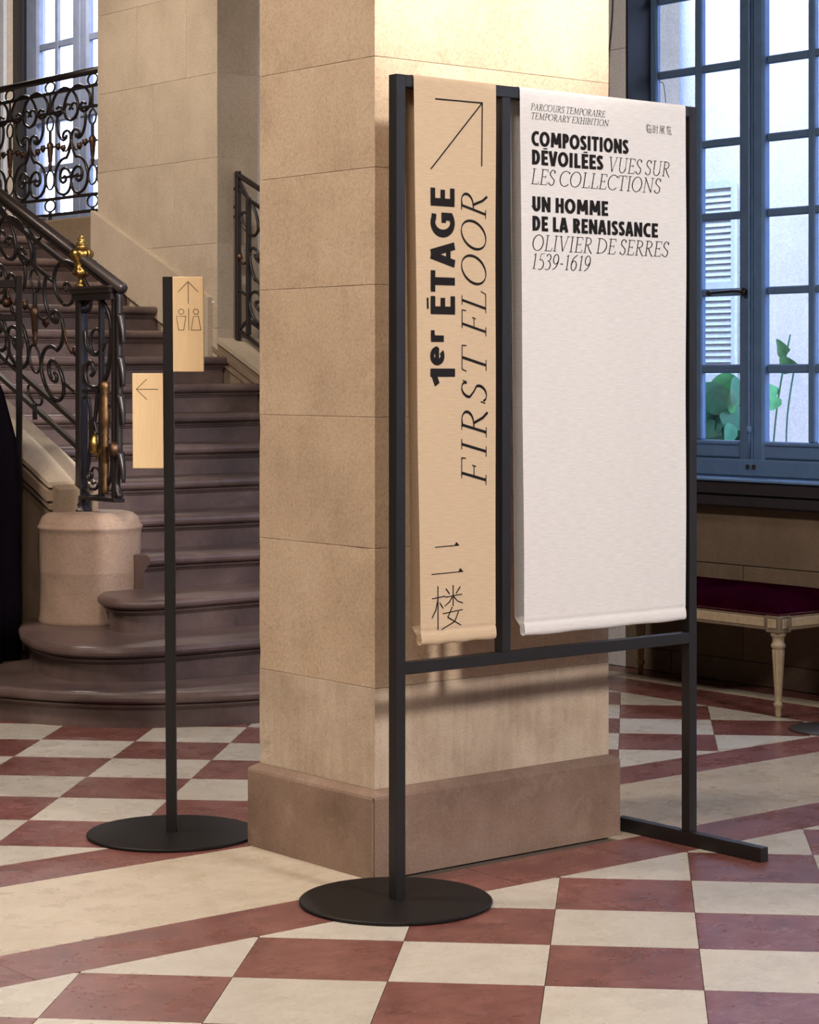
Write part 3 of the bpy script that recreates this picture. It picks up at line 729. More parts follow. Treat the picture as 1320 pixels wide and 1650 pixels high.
# stair balustrade, left side (with the newel cage)
bal2 = empty('stair_balustrade', 'black wrought-iron stair balustrade with gilded urn newel left of the steps', 'balustrade')
UB = 5.45
def zb(v): return 2.105 - .975 + SL * (v - 9.2) - .02
def P_st(vc): return lambda t, h: Vector((UB, vc + t, zb(vc + t) + R3 + .0 + h))
for vc in (9.62, 10.185, 10.75): iron_unit(P_st(vc), bal2)
def slrail(nm, h, w, d, v0, v1, mat, par, U, zf, sq=False, seg=10):
    return tube(nm, [(U, v0, zf(v0) + h), (U, v1, zf(v1) + h)], w, d, M[mat], par, normal=(1, 0, 0), seg=4 if sq else seg, square=sq)
slrail('handrail', RT, .05, .06, 8.80, 12.6, 'rail_iron', bal2, UB, zb)
slrail('handrail_bar', RT - .032, .014, .04, 8.86, 12.6, 'iron', bal2, UB, zb, True)
for h in (R2, R3, R4): slrail('rail', h, .022, .022, 9.19, 12.6, 'iron', bal2, UB, zb, True)
box('post', (UB - .014, 10.45, zb(10.45) - .02), (UB + .014, 10.478, zb(10.45) + RT), M['iron'], bal2, .003)
# newel cage
NA, NC = 9.17, 8.86          # rear post, front scroll
zbase, ztop = 0.845, 1.905
box('newel_post', (UB - .024, NA - .024, zbase + .06), (UB + .024, NA + .024, ztop), M['iron'], bal2, .006)
lathe('newel_foot', [(.05, 0), (.05, .012), (.036, .02), (.044, .035), (.036, .05), (.04, .062), (.03, .07)], (UB, NA, zbase), M['iron'], bal2, 20)
def bar(nm, pts, w, d, n=6, mat='iron', U=UB, taper=None, par=None):
    return tube(nm, catmull([(U, a, b) for a, b in pts], n), w, d, M[mat], par or bal2, normal=(1, 0, 0), seg=6, taper=taper)
box('newel_base_bar', (UB - .03, NC - .035, .905), (UB + .03, NA + .07, .925), M['iron'], bal2, .003)
box('newel_upright', (UB - .012, 8.975, .92), (UB + .012, 8.999, 1.87), M['iron'], bal2, .003)
box('newel_upright', (UB - .016, NC - .012, .92), (UB + .016, NC + .016, 1.87), M['iron'], bal2, .003)
box('newel_tie', (UB - .012, 8.98, 1.42), (UB + .012, NA, 1.437), M['iron'], bal2, .002)
# outer console: flat bar flaring at top and foot
bar('console_bar', [(NC - .03, 1.885), (NC - .03, 1.80), (NC - .03, 1.62), (NC - .035, 1.42), (NC - .03, 1.25), (NC - .03, 1.1), (NC - .01, .99), (NC - .04, .93)], .03, .035)
for (z, w) in ((1.70, .045), (1.50, .05), (1.32, .05), (1.05, .05)):
    bar('console_leaf', [(NC - .04, z + .09), (NC - .062, z + .02), (NC - .07, z - .05)], w * .6, .045, 4, taper=lambda t: 1 - .6 * t)
# big scrolls inside the cage
bar('newel_scroll', [(NA - .03, 1.845), (9.05, 1.87), (8.96, 1.84), (8.905, 1.76), (8.905, 1.62), (8.94, 1.50), (9.02, 1.445), (9.10, 1.455), (9.135, 1.51), (9.115, 1.56), (9.07, 1.56), (9.055, 1.52), (9.08, 1.50)], .022, .022)
ringp = [(UB, 9.035 + .052 * math.cos(2 * math.pi * k / 24), 1.665 + .058 * math.sin(2 * math.pi * k / 24)) for k in range(24)]
tube('newel_ring', ringp, .014, .016, M['iron'], bal2, normal=(1, 0, 0), seg=6, closed=True)
bar('newel_scroll', [(9.14, 1.72), (9.12, 1.64), (9.06, 1.60), (8.99, 1.61), (8.95, 1.66)], .014, .016)
bar('newel_scroll', [(9.02, 1.43), (9.04, 1.32), (9.075, 1.22), (9.07, 1.15)], .022, .02)
bar('newel_scroll', [(NA - .02, 1.40), (9.10, 1.38), (9.085, 1.25), (9.10, 1.1), (9.12, 1.03), (9.10, 1.0), (9.075, 1.02), (9.085, 1.045)], .016, .018)
bar('newel_scroll', [(8.95, 1.42), (8.90, 1.36), (8.86, 1.35)], .018, .02)
bar('newel_scroll', [(9.10, 1.12), (9.04, 1.15), (8.99, 1.11), (8.985, 1.03), (9.03, .965), (9.09, .96)], .017, .018)
bar('newel_scroll', [(9.06, 1.30), (9.02, 1.22)], .014, .016)
bar('newel_scroll', [(NA - .02, .96), (9.08, .925), (8.98, .94), (8.91, 1.01), (8.89, 1.10), (8.92, 1.17), (8.98, 1.18)], .018, .02)
bar('newel_scroll', [(8.99, .99), (9.01, 1.05), (9.06, 1.06), (9.085, 1.02), (9.07, .985), (9.045, .99)], .013, .015)
lathe('gilt_bud', [(.004, -.055), (.024, -.04), (.034, -.015), (.032, .01), (.018, .035), (.006, .05)], (UB, 9.045, 1.175), M['brass'], bal2, 14, squash=lambda t, z: .08 * math.cos(6 * t))
lathe('gilt_bud', [(.004, -.04), (.02, -.03), (.03, -.005), (.026, .018), (.010, .035)], (UB - .02, 8.84, 1.155), M['dull_brass'], bal2, 14, squash=lambda t, z: .1 * math.cos(5 * t))
bar('gilt_leaf', [(8.93, 1.30), (8.94, 1.20), (8.985, 1.14), (9.02, 1.10)], .034, .03, mat='brass', U=UB - .01, taper=lambda t: 1 - .7 * t)
lathe('gilt_baluster', [(.012, -.28), (.018, -.26), (.013, -.22), (.02, -.15), (.017, -.06), (.022, -.05), (.016, -.035), (.022, -.02), (.016, -.005), (.022, .01), (.017, .03), (.024, .05), (.028, .09), (.022, .16), (.018, .2), (.024, .22), (.024, .245), (.012, .255)], (UB - .015, 8.93, 1.22), M['brass_dark'], bal2, 14)
# moulded cap plate and gilded urn
cap = []
bm = bmesh.new()
def caprow(z, i):
    return [bm.verts.new((UB + x * (1 - 0), y, z)) for x, y in ((-.055 + i, NC - .02 + i), (.055 - i, NC - .02 + i), (.055 - i, NA + .04 - i), (-.055 + i, NA + .04 - i))]
rows = [caprow(1.885, .03), caprow(1.893, .012), caprow(1.905, .008), caprow(1.916, 0), caprow(1.926, .006)]
for a, b in zip(rows[:-1], rows[1:]):
    for k in range(4): bm.faces.new((a[k], a[(k + 1) % 4], b[(k + 1) % 4], b[k]))
bm.faces.new(rows[0][::-1]); bm.faces.new(rows[-1])
me = bpy.data.meshes.new('newel_cap'); bm.to_mesh(me); bm.free(); link('newel_cap', me, M['rail_iron'], bal2)
tube('cap_band', [(UB, NA + .03, 1.875), (UB, NC - .01, 1.875)], .03, .07, M['iron'], bal2, normal=(1, 0, 0), seg=4, square=True)
urn = lathe('urn', [(.030, 0), (.034, .006), (.030, .014), (.020, .024), (.015, .036), (.018, .046), (.034, .054), (.045, .064), (.046, .076), (.039, .086), (.034, .094), (.034, .112), (.038, .128), (.048, .142), (.055, .156), (.054, .170), (.044, .182), (.028, .190), (.022, .200), (.030, .206), (.028, .212), (.015, .220), (.021, .228), (.019, .234), (.009, .240), (.011, .247), (.006, .254)], (UB, NA, 1.926), M['brass'], bal2, 40,
            squash=lambda t, z: (.07 * math.sin(8 * t + 40 * z) if .06 < z < .2 else .03 * math.cos(6 * t)))
bar('urn_handle', [(NA - .035, 2.085), (NA - .06, 2.105), (NA - .07, 2.085), (NA - .055, 2.06), (NA - .035, 2.065)], .012, .014, mat='brass')
# stair balustrade, right side, mostly hidden by the pillar
bal3 = empty('stair_balustrade', 'black wrought-iron balustrade on the right stringer, at the pillar edge', 'balustrade')
UR = 7.68
def zr(v): return 1.80 - R4 + SL * (v - 11.06) - .0
box('post', (UR - .016, 11.05, 1.715), (UR + .016, 11.08, 2.755), M['iron'], bal3, .004)
slrail('handrail', RT, .034, .036, 8.9, 11.075, 'iron', bal3, UR, zr)
box('post', (UR - .014, 10.94, zr(10.94) + R4), (UR + .014, 10.965, zr(10.94) + R2), M['iron'], bal3, .003)
for h, v1 in ((R2 - .02, 10.95), (R3 - .02, 10.95), (R4 - .02, 11.06)): slrail('rail', h, .02, .02, 8.9, v1, 'iron', bal3, UR, zr, True)
tube('brace', [(UR, 11.06, zr(11.06) + RT - .03), (UR, 10.95, zr(10.95) + R2 - .02)], .018, .018, M['iron'], bal3, normal=(1, 0, 0), seg=4, square=True)
tube('brace', [(UR, 11.06, zr(11.06) + R4 - .02), (UR, 10.95, zr(10.95) + R3 - .02)], .018, .018, M['iron'], bal3, normal=(1, 0, 0), seg=4, square=True)
for vc in (10.66, 10.095, 9.53): iron_unit(lambda t, h, vc=vc: Vector((UR, vc + t, zr(vc + t) + R3 - .02 + h)), bal3)
tag(bal2, label='black wrought-iron stair balustrade with gilded urn newel left of the steps')

# iron gate leaf at the left edge with an unidentified dark mass beside it, shaped as cloth
gate = empty('iron_gate', 'black iron gate leaf with square rails at the left picture edge', 'gate', loc=(5.25, 9.42, .165), rz=math.atan2(-CA, SA))
box('gate_post', (-.014, -.014, 0), (.014, .014, 1.82), M['iron'], gate, .003)
box('gate_post', (-.75, -.014, 0), (-.722, .014, 1.82), M['iron'], gate, .003)
for z0, z1 in ((1.76, 1.80), (1.60, 1.63), (.12, .15)): box('gate_rail', (-.722, -.012, z0), (-.014, .012, z1), M['iron'], gate, .003)
for x in (-.06, -.2, -.34): lathe('rosette', [(.006, -.016), (.022, -.006), (.026, .004), (.008, .016)], (x, 0, 1.69), M['dull_brass'], gate, 10, axis=(0, -1, 0))
for x in (-.10, -.30): tube('gate_scroll', catmull([(x, 0, 1.60), (x + .05, 0, 1.5), (x + .03, 0, 1.4), (x - .03, 0, 1.42), (x - .02, 0, 1.48)], 5), .014, .014, M['iron'], gate, normal=(0, 1, 0), seg=6)
def fold(t, z): return .10 * math.sin(7 * t) + .05 * math.sin(13 * t + z * 3)
X0, Y0 = -2.09, 10.35
cu = (X0 * SA + Y0 * CA, -X0 * CA + Y0 * SA)
drp = lathe('dark_mass', [(.235, .17), (.235, .45), (.215, .70), (.225, .95), (.20, 1.20), (.15, 1.42), (.09, 1.58), (.03, 1.64)], (cu[0], cu[1], 0), M['black_cloth'], None, 48, squash=fold)
tag(drp, 'unidentified dark mass modelled as folded black cloth at the left picture edge', 'cloth')

# ------------------------------------------------------------------ bench
bench = empty('upholstered_bench', 'cream-painted bench with burgundy velvet seat below the window', 'bench', loc=(7.30, 6.385, 0))
BL, BW = 1.46, .62     # along y, along x
zt, zbm = .448, .382
def rail_bm(nm, a, b, panel_axis):
    o = box(nm, a, b, M['bench_paint_edge'], bench, .004); return o
box('seat_rail', (.004, .07, zbm), (.034, BL - .07, zt), M['bench_paint_edge'], bench, .004)
box('rail_panel', (-.001, .085, zbm + .014), (.006, BL - .085, zt - .012), M['bench_paint'], bench, .003)
box('seat_rail', (BW - .034, .07, zbm), (BW - .004, BL - .07, zt), M['bench_paint_edge'], bench, .004)
for y0, s in ((.004, -1), (BL - .034, 1)):
    box('seat_rail', (.07, y0, zbm), (BW - .07, y0 + .03, zt), M['bench_paint_edge'], bench, .004)
    yy = -.001 if s < 0 else BL - .006
    box('rail_panel', (.085, yy, zbm + .014), (BW - .085, yy + .007, zt - .012), M['bench_paint'], bench, .003)
for (x, y) in ((.035, .035), (.035, BL - .035), (BW - .035, .035), (BW - .035, BL - .035)):
    def flute(t, z): return -.17 * (0.5 + 0.5 * math.cos(12 * t)) if .079 < z < .296 else 0
    prof = [(.011, 0), (.013, .012), (.0135, .045), (.019, .050), (.021, .058), (.019, .066), (.0145, .070), (.015, .078)]
    prof += [(.0150 + (.0285 - .0150) * k / 12, .08 + .215 * k / 12) for k in range(13)]
    prof += [(.024, .303), (.031, .308), (.033, .316), (.031, .324), (.026, .328), (.026, .352), (.030, .356), (.034, .362), (.034, .384)]
    lg = lathe('leg', prof, (x, y, 0), M['bench_paint'], bench, 96, squash=flute)
    box('corner_block', (x - .04, y - .04, zbm - .008), (x + .04, y + .04, zt), M['bench_paint_edge'], lg, .003)
    sx = -1 if x < .3 else 1; sy = -1 if y < .7 else 1
    box('corner_panel', (x + sx * .043 - .003, y - .024, zbm + .012), (x + sx * .043 + .001, y + .024, zt - .014), M['bench_paint'], lg, .002)
    box('corner_panel', (x - .024, y + sy * .043 - .003, zbm + .012), (x + .024, y + sy * .043 + .001, zt - .014), M['bench_paint'], lg, .002)
# cushion
bm = bmesh.new(); nx, ny = 16, 30; g = {}
for i in range(nx + 1):
    for j in range(ny + 1):
        a, b = i / nx, j / ny
        e = (1 - abs(2 * a - 1) ** 5) * (1 - abs(2 * b - 1) ** 9)
        z = zt + .012 + .066 * max(0, e) ** .55 + .008 * (1 - (2 * a - 1) ** 2)
        g[i, j] = bm.verts.new((.004 + (BW - .008) * a, .004 + (BL - .008) * b, z))
for i in range(nx):
    for j in range(ny): bm.faces.new((g[i, j], g[i + 1, j], g[i + 1, j + 1], g[i, j + 1]))
bord = [g[i, 0] for i in range(nx + 1)] + [g[nx, j] for j in range(1, ny + 1)] + [g[i, ny] for i in range(nx - 1, -1, -1)] + [g[0, j] for j in range(ny - 1, 0, -1)]
low = [bm.verts.new((v.co.x, v.co.y, zt - .002)) for v in bord]
for k in range(len(bord)): k2 = (k + 1) % len(bord); bm.faces.new((bord[k2], bord[k], low[k], low[k2]))
bm.faces.new(low)
me = bpy.data.meshes.new('seat_cushion'); bm.to_mesh(me); bm.free(); link('seat_cushion', me, M['velvet'], bench, True)
nb = bmesh.new()
def nails(p, q, n):
    for k in range(n):
        c = Vector(p).lerp(Vector(q), k / (n - 1))
        bmesh.ops.create_icosphere(nb, subdivisions=1, radius=.0042, matrix=Matrix.Translation(c))
nails((.003, .01, zt + .006), (.003, BL - .01, zt + .006), 120); nails((.01, .003, zt + .006), (BW - .01, .003, zt + .006), 50)
me = bpy.data.meshes.new('nail_trim'); nb.to_mesh(me); nb.free(); o = link('nail_trim', me, M['nail'], bench); o['kind'] = 'stuff'

# stand just beyond the right edge: only its round foot shows
ro = empty('round_base_stand', 'grey round foot of a stand in front of the bench at the right edge', 'stand', loc=(7.245, 6.055, 0))
lathe('base_disc', [(.002, 0), (.168, 0), (.17, .003), (.17, .007), (.165, .009), (.002, .012)], (0, 0, 0), M['disc_grey'], ro, 48)
lathe('pole', [(.014, .01), (.014, .95), (.02, .955), (.02, .985), (.006, .99)], (0, 0, 0), M['chrome'], ro, 20)

# ------------------------------------------------------------------ banner stand
SX, SY = 3.903, 4.837
LX = 5.103
TW, TD = .034, .036
ZT = 2.358
stand = empty('banner_stand', 'tall black square-tube frame carrying two fabric banners before the pillar', 'stand', loc=(SX, SY, 0))
def sb(nm, a, b, bev=.0015): return box(nm, a, b, M['black_metal'], stand, bev)
W_ = LX - SX
sb('post', (0, 0, .008), (TW, TD, ZT))
sb('post', (W_, 0, .045), (W_ + TW, TD, ZT))
sb('middle_post', (4.305 - SX, 0, .682), (4.305 - SX + TW, TD, ZT - TW))
sb('top_rail', (TW, 0, ZT - TW), (W_, TD, ZT))
sb('cross_rail', (TW, 0, .648), (W_, TD, .682))
lathe('base_disc', [(.002, 0), (.272, 0), (.2755, .003), (.2755, .008), (.272, .011), (.002, .011)], (.012, .018, 0), M['disc_metal'], stand, 96, smooth=False)
sb('foot_bar', (W_, -.30, 0), (W_ + TW, .33, .045))

wave_amp = {}
def wav(u, z, key):
    k, a = wave_amp[key]
    return a * (math.sin(17 * u + 2.2 * z + k) * .6 + math.sin(38 * u - 9 * z + 2 * k) * .25 + math.sin(7 * z + 9 * u + k) * .5) * min(1, max(0, (2.33 - z) / .25))
FRONT = SY - .0035
def banner(name, u0, u1, u0b, u1b, ztop, zbot, mat, key, label):
    """cloth sleeve over the top rail, rod in the bottom hem; origin at its hanging line"""
    root = empty(name, label, 'banner', loc=((u0 + u1) / 2, SY, ztop))
    ox, oy, oz = root.location
    prof = []
    back = SY + TD + .003
    prof += [(back, zbot + .05 + (ztop - .03 - zbot - .05) * k / 20) for k in range(21)]
    prof += [(back - .0, ztop - .012), (back - .006, ztop - .002), (back - .012, ztop), (FRONT + .008, ztop), (FRONT + .002, ztop - .003), (FRONT, ztop - .010)]
    nfr = 44
    prof += [(FRONT, ztop - .02 - (ztop - .02 - zbot - .055) * k / nfr) for k in range(nfr + 1)]
    for (dy, dz) in ((-.0005, .046), (.0015, .041), (-.001, .037), (-.003, .026), (-.004, .014), (-.002, .005), (.004, .001), (.016, .004), (.020, .016), (.018, .03)):
        prof.append((FRONT + dy, zbot + dz))
    prof += [(SY + .025, zbot + .04), (back, zbot + .055)]
    nu = 26; vs, fs = [], []
    for (y, z) in prof:
        s = min(1, max(0, (ztop - z) / (ztop - zbot)))
        for i in range(nu + 1):
            t = i / nu
            a = u0 + (u0b - u0) * s; b = u1 + (u1b - u1) * s
            u = a + (b - a) * t
            isf = y < SY + .01
            yy = y + (wav(u, z, key) if isf else 0)
            zz = z + (.0012 * math.sin(9 * t * 2 + key) if z < zbot + .01 else 0)
            vs.append((u - ox, yy - oy, zz - oz))
    m = nu + 1
    for j in range(len(prof) - 1):
        for i in range(nu): fs.append((j * m + i, j * m + i + 1, (j + 1) * m + i + 1, (j + 1) * m + i))
    c = link('cloth_sleeve', mesh('cloth_sleeve', vs, fs), mat, root, True)
    tube('hem_rod', [(u0b - ox + .012, FRONT + .008 - oy, zbot + .016 - oz), (u1b - ox - .012, FRONT + .008 - oy, zbot + .016 - oz)], .012, .012, mat, root, normal=(0, 0, 1))
    return root
wave_amp[1] = (0.4, .0016); wave_amp[2] = (1.9, .0022)
ban1 = banner('beige_banner', 3.963, 4.277, 3.990, 4.275, 2.3605, .725, M['beige_cloth'], 1, 'narrow beige fabric banner reading 1er ÉTAGE FIRST FLOOR sideways under an arrow')
ban2 = banner('white_banner', 4.371, 5.081, 4.390, 5.083, 2.3605, .723, M['white_cloth'], 2, 'wide white fabric banner with exhibition titles printed at its top')

# ------------------------------------------------------------------ lettering (stroke font)
def arc(cx, cy, rx, ry, a0, a1, n=14):
    return [(cx + rx * math.cos(R(a0 + (a1 - a0) * k / n)), cy + ry * math.sin(R(a0 + (a1 - a0) * k / n))) for k in range(n + 1)]
def bez(p0, p1, p2, n=8):
    return [((1 - t) ** 2 * p0[0] + 2 * t * (1 - t) * p1[0] + t * t * p2[0], (1 - t) ** 2 * p0[1] + 2 * t * (1 - t) * p1[1] + t * t * p2[1]) for t in (k / n for k in range(n + 1))]
# serif capitals: 's' stem (thick), 't' thin stroke, 'f' serif (centre x, y, half width), 'n' nib stroke
def serif_glyphs():
    G = {}
    s = lambda x, a=0, b=1, h=.13: [('s', [(x, a), (x, b)]), ('f', x, a, h), ('f', x, b, h)]
    G['I'] = (.34, s(.17))
    G['L'] = (.60, s(.16) + [('t', [(.16, 0), (.56, 0), (.60, .2)])])
    G['E'] = (.62, s(.16) + [('t', [(.16, 0), (.56, 0), (.61, .19)]), ('t', [(.16, 1), (.54, 1), (.56, .83)]), ('t', [(.16, .52), (.44, .52)]), ('t', [(.44, .60), (.44, .44)])])
    G['F'] = (.56, s(.16) + [('t', [(.16, 1), (.54, 1), (.56, .83)]), ('t', [(.16, .50), (.43, .50)]), ('t', [(.43, .58), (.43, .42)])])
    G['T'] = (.70, [('s', [(.35, 0), (.35, 1)]), ('f', .35, 0, .14), ('t', [(.03, .82), (.05, 1), (.65, 1), (.68, .82)])])
    G['H'] = (.82, s(.16) + s(.66) + [('t', [(.16, .52), (.66, .52)])])
    G['N'] = (.86, [('t', [(.16, 0), (.16, 1)]), ('f', .16, 0, .12), ('s', [(.13, 1), (.70, 0)]), ('t', [(.70, 0), (.70, 1)]), ('f', .70, 1, .12), ('f', .10, 1, .08)])
    G['M'] = (1.0, [('t', [(.16, 0), (.20, 1)]), ('f', .15, 0, .12), ('s', [(.20, 1), (.49, .05)]), ('t', [(.49, .05), (.80, 1)]), ('s', [(.80, 1), (.84, 0)]), ('f', .84, 0, .13), ('f', .16, 1, .07), ('f', .84, 1, .07)])
    G['A'] = (.78, [('t', [(.12, 0), (.42, 1)]), ('s', [(.42, 1), (.67, 0)]), ('f', .10, 0, .11), ('f', .68, 0, .12), ('t', [(.22, .36), (.57, .36)])])
    G['V'] = (.76, [('s', [(.12, 1), (.38, 0)]), ('t', [(.38, 0), (.66, 1)]), ('f', .12, 1, .11), ('f', .66, 1, .11)])
    G['X'] = (.76, [('s', [(.13, 1), (.63, 0)]), ('t', [(.62, 1), (.12, 0)]), ('f', .13, 1, .11), ('f', .63, 0, .12), ('f', .62, 1, .11), ('f', .12, 0, .11)])
    G['Y'] = (.70, [('s', [(.10, 1), (.35, .48)]), ('t', [(.62, 1), (.35, .48)]), ('s', [(.35, .48), (.35, 0)]), ('f', .10, 1, .11), ('f', .62, 1, .10), ('f', .35, 0, .13)])
    G['P'] = (.58, s(.16) + [('n', [(.16, .97), (.32, 1.0)] + arc(.30, .75, .26, .25, 88, -90)[1:] + [(.16, .48)])])
    G['R'] = (.68, s(.16) + [('n', [(.16, .97), (.32, 1.0)] + arc(.28, .76, .25, .24, 88, -90)[1:] + [(.16, .50)]), ('s', [(.30, .51), (.50, .15), (.68, -.06)])])
    G['B'] = (.64, s(.16) + [('n', [(.16, .98), (.30, 1.0)] + arc(.28, .77, .22, .23, 88, -90)[1:] + [(.16, .53)]), ('n', [(.28, .54)] + arc(.29, .28, .28, .27, 90, -90)[1:] + [(.16, .02)])])
    G['D'] = (.82, s(.16) + [('n', [(.16, .98), (.30, 1.0)] + arc(.30, .5, .45, .49, 88, -88)[1:] + [(.16, .02)])])
    G['O'] = (.88, [('n', arc(.43, .5, .38, .51, 90, 450, 30))])
    G['C'] = (.76, [('n', arc(.45, .5, .39, .51, 42, 318, 24)), ('t', [(.74, .82), (.75, .98)])])
    G['S'] = (.52, [('n', [(.43, .80)] + arc(.26, .76, .18, .25, 35, 200, 10) + [(.26, .51)] + arc(.26, .25, .19, .26, 35, -150, 12)), ('t', [(.44, .80), (.45, .97)]), ('t', [(.06, .22), (.05, .04)])])
    G['U'] = (.80, [('s', [(.16, 1), (.16, .35)]), ('f', .16, 1, .13), ('n', arc(.41, .32, .25, .33, 180, 360, 14)), ('t', [(.66, .30), (.66, 1)]), ('f', .66, 1, .12)])
    G['1'] = (.40, [('s', [(.22, 0), (.22, 1)]), ('f', .22, 0, .13), ('t', [(.22, .98), (.08, .88)])])
    G['5'] = (.50, [('t', [(.16, .97), (.43, 1.02)]), ('t', [(.16, .97), (.13, .57)]), ('n', [(.13, .57), (.24, .61)] + arc(.21, .28, .24, .33, 78, -120, 14))])
    G['3'] = (.50, [('n', [(.08, .84)] + arc(.23, .77, .17, .23, 130, -75, 10) + [(.20, .54)]), ('n', [(.22, .55)] + arc(.20, .25, .23, .29, 75, -125, 12))])
    G['9'] = (.52, [('n', arc(.26, .68, .19, .32, 0, 360, 20)), ('n', bez((.45, .70), (.46, .15), (.08, -.03)))])
    G['6'] = (.52, [('n', arc(.26, .30, .19, .32, 0, 360, 20)), ('n', bez((.07, .30), (.08, .85), (.46, 1.02)))])
    G['-'] = (.30, [('s', [(.05, .38), (.25, .38)])])
    G[' '] = (.26, [])
    return G
# heavy sans capitals, wN = stroke of uniform weight
def sans_glyphs(w):
    h = w / 2; G = {}
    L = lambda *p: ('b', list(p))
    st = lambda x, a=0, b=1: ('b', [(x, a), (x, b)])
    G['I'] = (w + .08, [st(h + .04)])
    G['L'] = (.50, [st(h + .04), L((h, h * .85), (.50, h * .85))])
    G['E'] = (.54, [st(h + .04), L((h, h * .85), (.54, h * .85)), L((h, 1 - h * .85), (.53, 1 - h * .85)), L((h, .5), (.49, .5))])
    G['É'] = (.54, G['E'][1] + [('b2', [(.18, 1.115), (.48, 1.13)])])
    G['T'] = (.58, [st(.29), L((.0, 1 - h * .85), (.58, 1 - h * .85))])
    G['H'] = (.68, [st(h + .04), st(.68 - h - .02), L((h, .5), (.6, .5))])
    G['N'] = (.70, [st(h * .9 + .04), st(.70 - h * .9 - .02), L((h, .98), (.70 - h, .02))])
    G['M'] = (.90, [L((h * .8 + .07, 0), (h * .8 + .11, 1)), L((.90 - h * .8 - .03, 0), (.90 - h * .8 - .07, 1)), L((h + .10, .96), (.48, .22)), L((.90 - h - .06, .96), (.48, .22))])
    G['A'] = (.66, [L((h * .8, 0), (.31, 1)), L((.66 - h * .8, 0), (.35, 1)), L((.18, .27), (.48, .27))])
    G['V'] = (.64, [L((h * .8, 1), (.30, 0)), L((.64 - h * .8, 1), (.34, 0))])
    G['O'] = (.80, [('b', arc(.40, .5, .40 - h, .52 - h, 90, 450, 28))])
    G['D'] = (.66, [st(h + .04), ('b', [(h, 1 - h * .9)] + arc(.28, .5, .36 - h, .5 - h * .9, 90, -90, 16) + [(h, h * .9)])])
    G['P'] = (.56, [st(h + .04), ('b', [(h, 1 - h * .9)] + arc(.28, .68, .27 - h, .32 - h * .9, 90, -90, 12) + [(h, .36 + h * .9)])])
    G['R'] = (.60, [st(h + .04), ('b', [(h, 1 - h * .9)] + arc(.29, .70, .27 - h, .30 - h * .9, 90, -90, 12) + [(h, .40 + h * .9)]), L((.30, .44), (.58 - h * .5, 0))])
    G['C'] = (.62, [('b', [(.60, .88)] + arc(.42, .5, .40 - h, .52 - h, 75, 285, 18) + [(.60, .12)])])
    G['G'] = (.72, [('b', [(.66, .86)] + arc(.42, .5, .40 - h, .52 - h, 65, 290, 18) + [(.70 - h, .16), (.70 - h, .50)]), L((.42, .46), (.70, .46))])
    G['S'] = (.52, [('b', [(.47, .85)] + arc(.27, .73, .24 - h * .8, .28 - h, 60, 225, 9) + [(.27, .5)] + arc(.25, .27, .25 - h * .8, .28 - h, 45, -125, 10) + [(.04, .14)])])
    G['U'] = (.66, [('b', [(h + .04, 1), (h + .04, .36)] + arc(.34, .36, .30 - h, .37 - h, 180, 360, 12) + [(.64 - h, 1)])])
    G['1'] = (.46, [st(.34), L((.36, .90), (.02, .72))])
    G['e'] = (.52, [('b', [(.10, .30), (.44, .30)] + arc(.27, .29, .27 - h * .9, .30 - h * .7, 8, 310, 18))])
    G['r'] = (.38, [('b', [(h + .04, 0), (h + .04, .58)]), ('b', [(h, .36), (.22, .50), (.38, .50)])])
    G[' '] = (.30, [])
    return G
def stroke_mesh(quads, pts, wfun, cap=0.0):
    n = len(pts)
    if n < 2: return
    P = [Vector((p[0], p[1])) for p in pts]
    closed = (P[0] - P[-1]).length < 1e-4
    L, Rr = [], []
    for i in range(n):
        if closed and i in (0, n - 1): t = P[1] - P[-2]
        elif i == 0: t = P[1] - P[0]
        elif i == n - 1: t = P[-1] - P[-2]
        else:
            a = (P[i] - P[i - 1]).normalized(); b = (P[i + 1] - P[i]).normalized(); t = a + b
            if t.length < 1e-5: t = b
        t.normalize(); s = Vector((-t.y, t.x)); w = wfun(t) / 2
        if 0 < i < n - 1:
            c = max(.5, s.dot(Vector((-(P[i] - P[i - 1]).normalized().y, (P[i] - P[i - 1]).normalized().x)))); w /= c
        L.append(P[i] + s * w); Rr.append(P[i] - s * w)
    for i in range(n - 1): quads.append((L[i], L[i + 1], Rr[i + 1], Rr[i]))
def layout(text, G, style, thick=.075, thin=.03, track=.06):
    """returns quads and total width at cap height 1"""
    x = 0; Q = []
    for ch in text:
        w, strokes = G[ch]; q = []
        for s in strokes:
            if s[0] == 's': stroke_mesh(q, s[1], lambda t: thick)
            elif s[0] == 't': stroke_mesh(q, s[1], lambda t: thin)
            elif s[0] == 'f': stroke_mesh(q, [(s[1] - s[3], s[2]), (s[1] + s[3], s[2])], lambda t: thin)
            elif s[0] == 'n': stroke_mesh(q, s[1], lambda t: thin + (thick * 1.1 - thin) * abs(t.y * .96 + t.x * .28) ** 1.3)
            elif s[0] == 'b': stroke_mesh(q, s[1], lambda t: thick * (.88 + .12 * abs(t.y)))
            elif s[0] == 'b2': stroke_mesh(q, s[1], lambda t: thick * .34)
        Q += [[(p.x + x, p.y) for p in f] for f in q]
        x += w + (track if ch != ' ' else 0)
    return Q, x - track
def put_text(parent, Q, fmap, mat, name='lettering', offset=.0012, key=None):
    ox, oy, oz = parent.location
    vs, fs = [], []
    for f in Q:
        b = len(vs)
        for p in f:
            u, z = fmap(p[0], p[1])
            vs.append((u - ox, FRONT + (wav(u, z, key) if key else 0) - offset - oy, z - oz))
        fs.append(tuple(range(b, b + len(f))))
    me = mesh(name, vs, fs)
    bm = bmesh.new(); bm.from_mesh(me)
    bmesh.ops.recalc_face_normals(bm, faces=bm.faces); bm.to_mesh(me); bm.free()
    return link(name, me, mat, parent)
